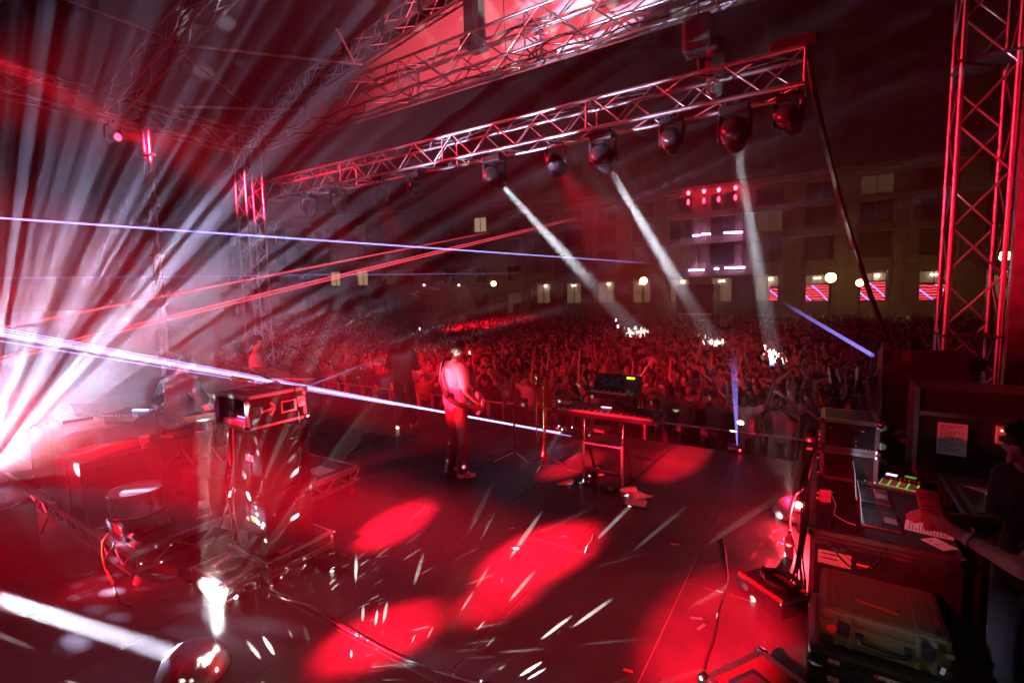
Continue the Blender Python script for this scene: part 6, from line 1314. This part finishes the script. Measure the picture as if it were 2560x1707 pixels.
gobo_point('dome_rays', BALL1+Vector((.19, .13, .15)), (.9, .92, 1), 6500, 30, .23, .4, seed=5, zr=(-.2, .1))
gobo_point('dome_rays', BALL4+Vector((0, .24, .14)), (.98, .96, .9), 80000, 21, .23, .35, seed=9, zr=(-.16, .0))
B3S = BALL3+Vector((-.02, -.05, .25)); B3V = (B3S-_C0).normalized(); B3R = B3V.cross(Vector((0, 0, 1))).normalized(); B3U = B3R.cross(B3V)
B3X = (B3R*.92+B3U*.39).normalized()          # the fan leans to the left of upright
burst_light('dome_rays', B3S, (1, .9, .88), 4500, B3X, B3V, 22, 5.0, (.80, .97), (.0, .25), .47, .62)
gobo_point('dome_rays', BALL3+Vector((-.05, -.06, .23)), RED, 900, 16, .36, .4, seed=4)
# the beam that strikes the first dome and the pencil it throws at the small case
SRC1 = fx(-120, 1461, -4.6)
spot('beam_lamp', SRC1, BALL1+Vector((0, 0, .09)), LAV, 1900000, 1.7, .3, .045)
spot('dome_pencil', BALL1+Vector((.10, .12, .2)), (-3.92, 1.76, .1), (.88, .9, 1), 120000, 9, .5, .04)
gobo_point('dome_rays', BALL1+Vector((-.05, .1, .26)), (.92, .94, 1), 19000, 13, .28, .4, seed=13, spotang=58, target=(-3.95, 2.2, .95), blend=.2)
spot('dome_pencil', BALL1+Vector((.16, .08, .2)), (-2.2, 2.08, .0), (.9, .93, 1), 1500, 2.5, .5, .02)
# floor lamp that feeds the first dome
def floor_head(label, src, tgt): 
    d = (Vector(tgt)-Vector(src)).normalized(); moving_head('moving_head', label, (src[0]-d.x*.23, src[1]-d.y*.23, src[2]-d.z*.23-.33), tgt, 1.0, LENS_W, 'lamps behind the band', hang=False)

# ------------------------------------------------------------------ rear truss behind the camera with the red wash heads
rtz, rty = 4.5, -3.4
box_truss('rear_lighting_truss', 'rear lighting truss behind the viewpoint', (-10.5, rty, rtz+.2), (2.0, rty, rtz+.2), .34, .34, step=.36, rc=.024, rb=.011)
RW = [  # x on truss, target, power, cone
    (-2.3, fz(990, 1308), 150000, 4.6), (-3.6, fz(1350, 1385), 190000, 5.4), (-3.9, fz(1250, 1490), 70000, 3.8), (-4.4, fz(950, 1590), 90000, 4.8), (-4.2, fz(1430, 1160), 110000, 3.4), (-2.4, fz(1690, 1155), 110000, 3.8), (-1.2, fz(1790, 1600), 60000, 7),
    (-7.4, fz(340, 1440), 9000, 6), (-8.6, fz(60, 1315), 12000, 6), (-7.0, (-5.6, 5.4, 0), 7000, 8), (-6.6, (-5.9, 2.2, .7), 8000, 9), (-3.0, (-2.2, 5.5, .6), 16000, 6), (-5.6, (-3.95, 4.85, 1.1), 40000, 5), (-1.0, (-4.0, 2.4, 1.2), 7000, 6), (-2.0, (.3, 4.4, .5), 2600, 9)]
WARM = []
for i, (x, tg, pw, an) in enumerate(RW):
    s_, d_ = moving_head('moving_head', 'red moving head on the rear truss', (x, rty, rtz), tg, .9, LENS_R, 'red wash lamps on the rear truss')
    spot('wash_lamp', s_, tg, RED, pw*1.5, an*1.15, .9, .05)
s_, d_ = moving_head('moving_head', 'added dim warm moving head lighting the hard cases from the rear truss', (.9, rty, rtz), (.35, 3.4, .3), .9, LENS_D, 'red wash lamps on the rear truss'); spot('wash_lamp', s_, (.35, 3.35, .25), (1, .86, .6), 190, 7, .9, .05)  # unseen head added to brighten the hard cases
# broad red floods that fill the smoke, and one that lights the roof and gable
PNK = (1, .07, .11)
for x, tg, pw, an, cc in ((-9.8, (-10, 8.7, 3.0), 2500, 50, RED), (-2.2, (-6.0, 8.7, 7.6), 10000, 34, PNK), (-10.3, (-9.5, 2.8, 2.2), 5500, 40, RED), (1.2, (1.6, 8.4, 3.5), 1200, 20, RED), (-4.5, (-4.4, 16.5, .2), 3500, 20, RED)):
    s_, d_ = moving_head('moving_head', 'red flood head on the rear truss', (x, rty, rtz), tg, .9, LENS_R, 'red wash lamps on the rear truss')
    spot('wash_lamp', s_, tg, cc, pw, an, .9, .06)
# small red floor lamp shining at us beside the red dome
q = fd(1998, 1258, 4.72); q.z -= .07; fl_ = thing('floor_lamp', 'small red floor lamp flaring beside the red dome', 'stage lamp', q); MB().bbox((-.05, -.04, 0), (.05, .05, .1), .01).build('case', BLACKP, fl_); bar('stem', (0, 0, -q.z), (0, 0, .01), .012, BLACKP, fl_); MB().ell((0, -.045, .07), (.03, .012, .03), u=12, w=8).build('lens', mat('red_led_lens', (1, .2, .2), .2, emit=(1, .12, .14), estr=400), fl_)
d = bpy.data.lights.new('floor_lamp_light', 'POINT'); d.energy = 130; d.color = (1, .03, .05); d.shadow_soft_size = .03; o = bpy.data.objects.new('floor_lamp_light', d); COL.objects.link(o); o.location = q+Vector((0, -.1, .1))
# red heads added on the far side truss to redden the smoke
for k, (loc_, tg, pw, an) in enumerate((((-14.3, 1.2, 6.6), (-7.5, 3.2, 5.1), 26000, 22), ((-14.3, 5.0, 6.6), (-5.5, 6.6, 4.9), 20000, 18))):
    s_, d_ = moving_head('moving_head', ('added red moving head on the far side truss above the drum riser', 'added red moving head on the far side truss near the front tower')[k], loc_, tg, .9, LENS_R, 'added red lamps on the side truss')
    spot('wash_lamp', s_, tg, RED, pw, an, .9, .06)
# the strong red shaft crossing the upper left corner
a_, b_ = fd(-260, 10, 7.5), fd(330, 330, 11.0)
spot('wash_lamp', a_, b_, RED, 300000, 10.0, .9, .1)

# ------------------------------------------------------------------ lasers: glowing tubes painted for light scattered in the haze
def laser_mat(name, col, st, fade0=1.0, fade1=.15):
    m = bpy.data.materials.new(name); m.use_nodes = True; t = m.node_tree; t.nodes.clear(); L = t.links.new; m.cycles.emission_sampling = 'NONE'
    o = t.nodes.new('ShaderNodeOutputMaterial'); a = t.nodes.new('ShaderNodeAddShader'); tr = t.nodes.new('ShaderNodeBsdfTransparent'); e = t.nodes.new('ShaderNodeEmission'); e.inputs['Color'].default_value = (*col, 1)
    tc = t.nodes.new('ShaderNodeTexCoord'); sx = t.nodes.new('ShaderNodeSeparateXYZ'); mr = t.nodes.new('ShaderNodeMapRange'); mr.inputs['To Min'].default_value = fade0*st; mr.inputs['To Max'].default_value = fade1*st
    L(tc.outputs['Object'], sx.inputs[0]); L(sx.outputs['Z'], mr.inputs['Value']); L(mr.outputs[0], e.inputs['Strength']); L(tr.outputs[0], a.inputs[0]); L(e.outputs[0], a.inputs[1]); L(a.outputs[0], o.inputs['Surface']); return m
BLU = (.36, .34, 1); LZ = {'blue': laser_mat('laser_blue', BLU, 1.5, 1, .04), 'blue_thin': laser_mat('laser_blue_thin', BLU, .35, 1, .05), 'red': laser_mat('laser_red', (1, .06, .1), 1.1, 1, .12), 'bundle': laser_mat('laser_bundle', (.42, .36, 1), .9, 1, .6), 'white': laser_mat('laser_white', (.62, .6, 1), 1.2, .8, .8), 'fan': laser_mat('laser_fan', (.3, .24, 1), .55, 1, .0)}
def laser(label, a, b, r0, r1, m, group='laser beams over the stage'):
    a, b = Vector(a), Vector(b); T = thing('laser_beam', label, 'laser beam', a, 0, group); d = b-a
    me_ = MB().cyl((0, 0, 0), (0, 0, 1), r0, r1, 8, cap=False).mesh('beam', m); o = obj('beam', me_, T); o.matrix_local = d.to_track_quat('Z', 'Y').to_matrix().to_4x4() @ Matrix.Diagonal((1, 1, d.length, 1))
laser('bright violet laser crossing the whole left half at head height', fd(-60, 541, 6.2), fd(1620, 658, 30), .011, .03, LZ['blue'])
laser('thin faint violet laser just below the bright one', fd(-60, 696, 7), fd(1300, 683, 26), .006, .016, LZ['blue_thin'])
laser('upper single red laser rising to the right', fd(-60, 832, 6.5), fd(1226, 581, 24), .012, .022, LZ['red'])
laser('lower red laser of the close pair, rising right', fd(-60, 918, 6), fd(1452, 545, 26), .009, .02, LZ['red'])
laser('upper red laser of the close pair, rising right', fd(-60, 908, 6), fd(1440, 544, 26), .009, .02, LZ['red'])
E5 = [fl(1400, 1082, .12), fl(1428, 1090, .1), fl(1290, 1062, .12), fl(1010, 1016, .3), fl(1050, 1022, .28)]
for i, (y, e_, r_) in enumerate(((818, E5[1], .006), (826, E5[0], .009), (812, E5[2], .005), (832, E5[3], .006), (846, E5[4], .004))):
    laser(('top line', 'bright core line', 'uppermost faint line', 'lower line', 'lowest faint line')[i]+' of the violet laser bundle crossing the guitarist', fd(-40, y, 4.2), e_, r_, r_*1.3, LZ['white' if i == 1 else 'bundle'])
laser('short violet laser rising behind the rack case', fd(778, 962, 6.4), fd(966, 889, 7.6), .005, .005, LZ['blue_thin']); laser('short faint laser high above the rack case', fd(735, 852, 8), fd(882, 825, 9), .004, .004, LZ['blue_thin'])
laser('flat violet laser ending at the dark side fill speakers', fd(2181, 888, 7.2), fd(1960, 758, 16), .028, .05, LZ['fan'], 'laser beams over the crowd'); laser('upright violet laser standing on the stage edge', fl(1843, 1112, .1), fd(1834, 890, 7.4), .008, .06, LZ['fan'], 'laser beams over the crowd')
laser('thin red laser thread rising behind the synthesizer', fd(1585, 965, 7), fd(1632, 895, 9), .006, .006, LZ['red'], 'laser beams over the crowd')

# ------------------------------------------------------------------ haze
HZ = bpy.data.materials.new('haze_air'); HZ.use_nodes = True
t = HZ.node_tree; t.nodes.clear()
out = t.nodes.new('ShaderNodeOutputMaterial'); pv = t.nodes.new('ShaderNodeVolumePrincipled')
pv.inputs['Density'].default_value = .0042; pv.inputs['Color'].default_value = (.95, .94, .95, 1); pv.inputs['Anisotropy'].default_value = .15
t.links.new(pv.outputs[0], out.inputs['Volume'])
hz = MB().box((-150, -14, -2.6), (60, 125, 26)).build('haze', HZ); tag(hz, 'thin stage smoke hanging over the stage and the crowd', 'haze', kind='stuff')

# smoke drifting from the machines: thick in the middle, thinning outwards
def smoke(label, c, sc, dens, seed):
    SM = bpy.data.materials.new('stage_smoke'); SM.use_nodes = True; t = SM.node_tree; t.nodes.clear(); L = t.links.new
    out = t.nodes.new('ShaderNodeOutputMaterial'); pv = t.nodes.new('ShaderNodeVolumePrincipled'); pv.inputs['Color'].default_value = (.95, .94, .95, 1); pv.inputs['Anisotropy'].default_value = .15
    tc = t.nodes.new('ShaderNodeTexCoord'); ln = t.nodes.new('ShaderNodeVectorMath'); ln.operation = 'LENGTH'; L(tc.outputs['Object'], ln.inputs[0])
    mr = t.nodes.new('ShaderNodeMapRange'); mr.interpolation_type = 'SMOOTHSTEP'; mr.inputs['From Min'].default_value = 1.0; mr.inputs['From Max'].default_value = .1; L(ln.outputs['Value'], mr.inputs['Value'])
    mp = t.nodes.new('ShaderNodeMapping'); mp.inputs['Location'].default_value = (seed, 0, 0); L(tc.outputs['Object'], mp.inputs['Vector'])
    n = t.nodes.new('ShaderNodeTexNoise'); n.inputs['Scale'].default_value = 2.4; n.inputs['Detail'].default_value = 1.5; L(mp.outputs[0], n.inputs['Vector'])
    nr = t.nodes.new('ShaderNodeMapRange'); nr.inputs['From Min'].default_value = .3; nr.inputs['From Max'].default_value = .7; nr.inputs['To Min'].default_value = .35*dens; nr.inputs['To Max'].default_value = 1.5*dens; L(n.outputs['Fac'], nr.inputs['Value'])
    mu = t.nodes.new('ShaderNodeMath'); mu.operation = 'MULTIPLY'; L(mr.outputs[0], mu.inputs[0]); L(nr.outputs[0], mu.inputs[1]); L(mu.outputs[0], pv.inputs['Density']); L(pv.outputs[0], out.inputs['Volume'])
    bm = bmesh.new(); bmesh.ops.create_icosphere(bm, subdivisions=3, radius=1.0); me_ = bpy.data.meshes.new('smoke'); bm.to_mesh(me_); bm.free(); me_.materials.append(SM)
    o = obj('smoke', me_, None, c); o.scale = sc; tag(o, label, 'smoke', kind='stuff')
smoke('drifting stage smoke thickest over the drum riser', (-7.5, 2.4, 1.5), (6.6, 4.8, 3.3), .038, 0)
smoke('red lit smoke hanging under the middle of the lighting truss', (-3.4, 9.2, 2.6), (5.0, 4.6, 3.8), .03, 5)
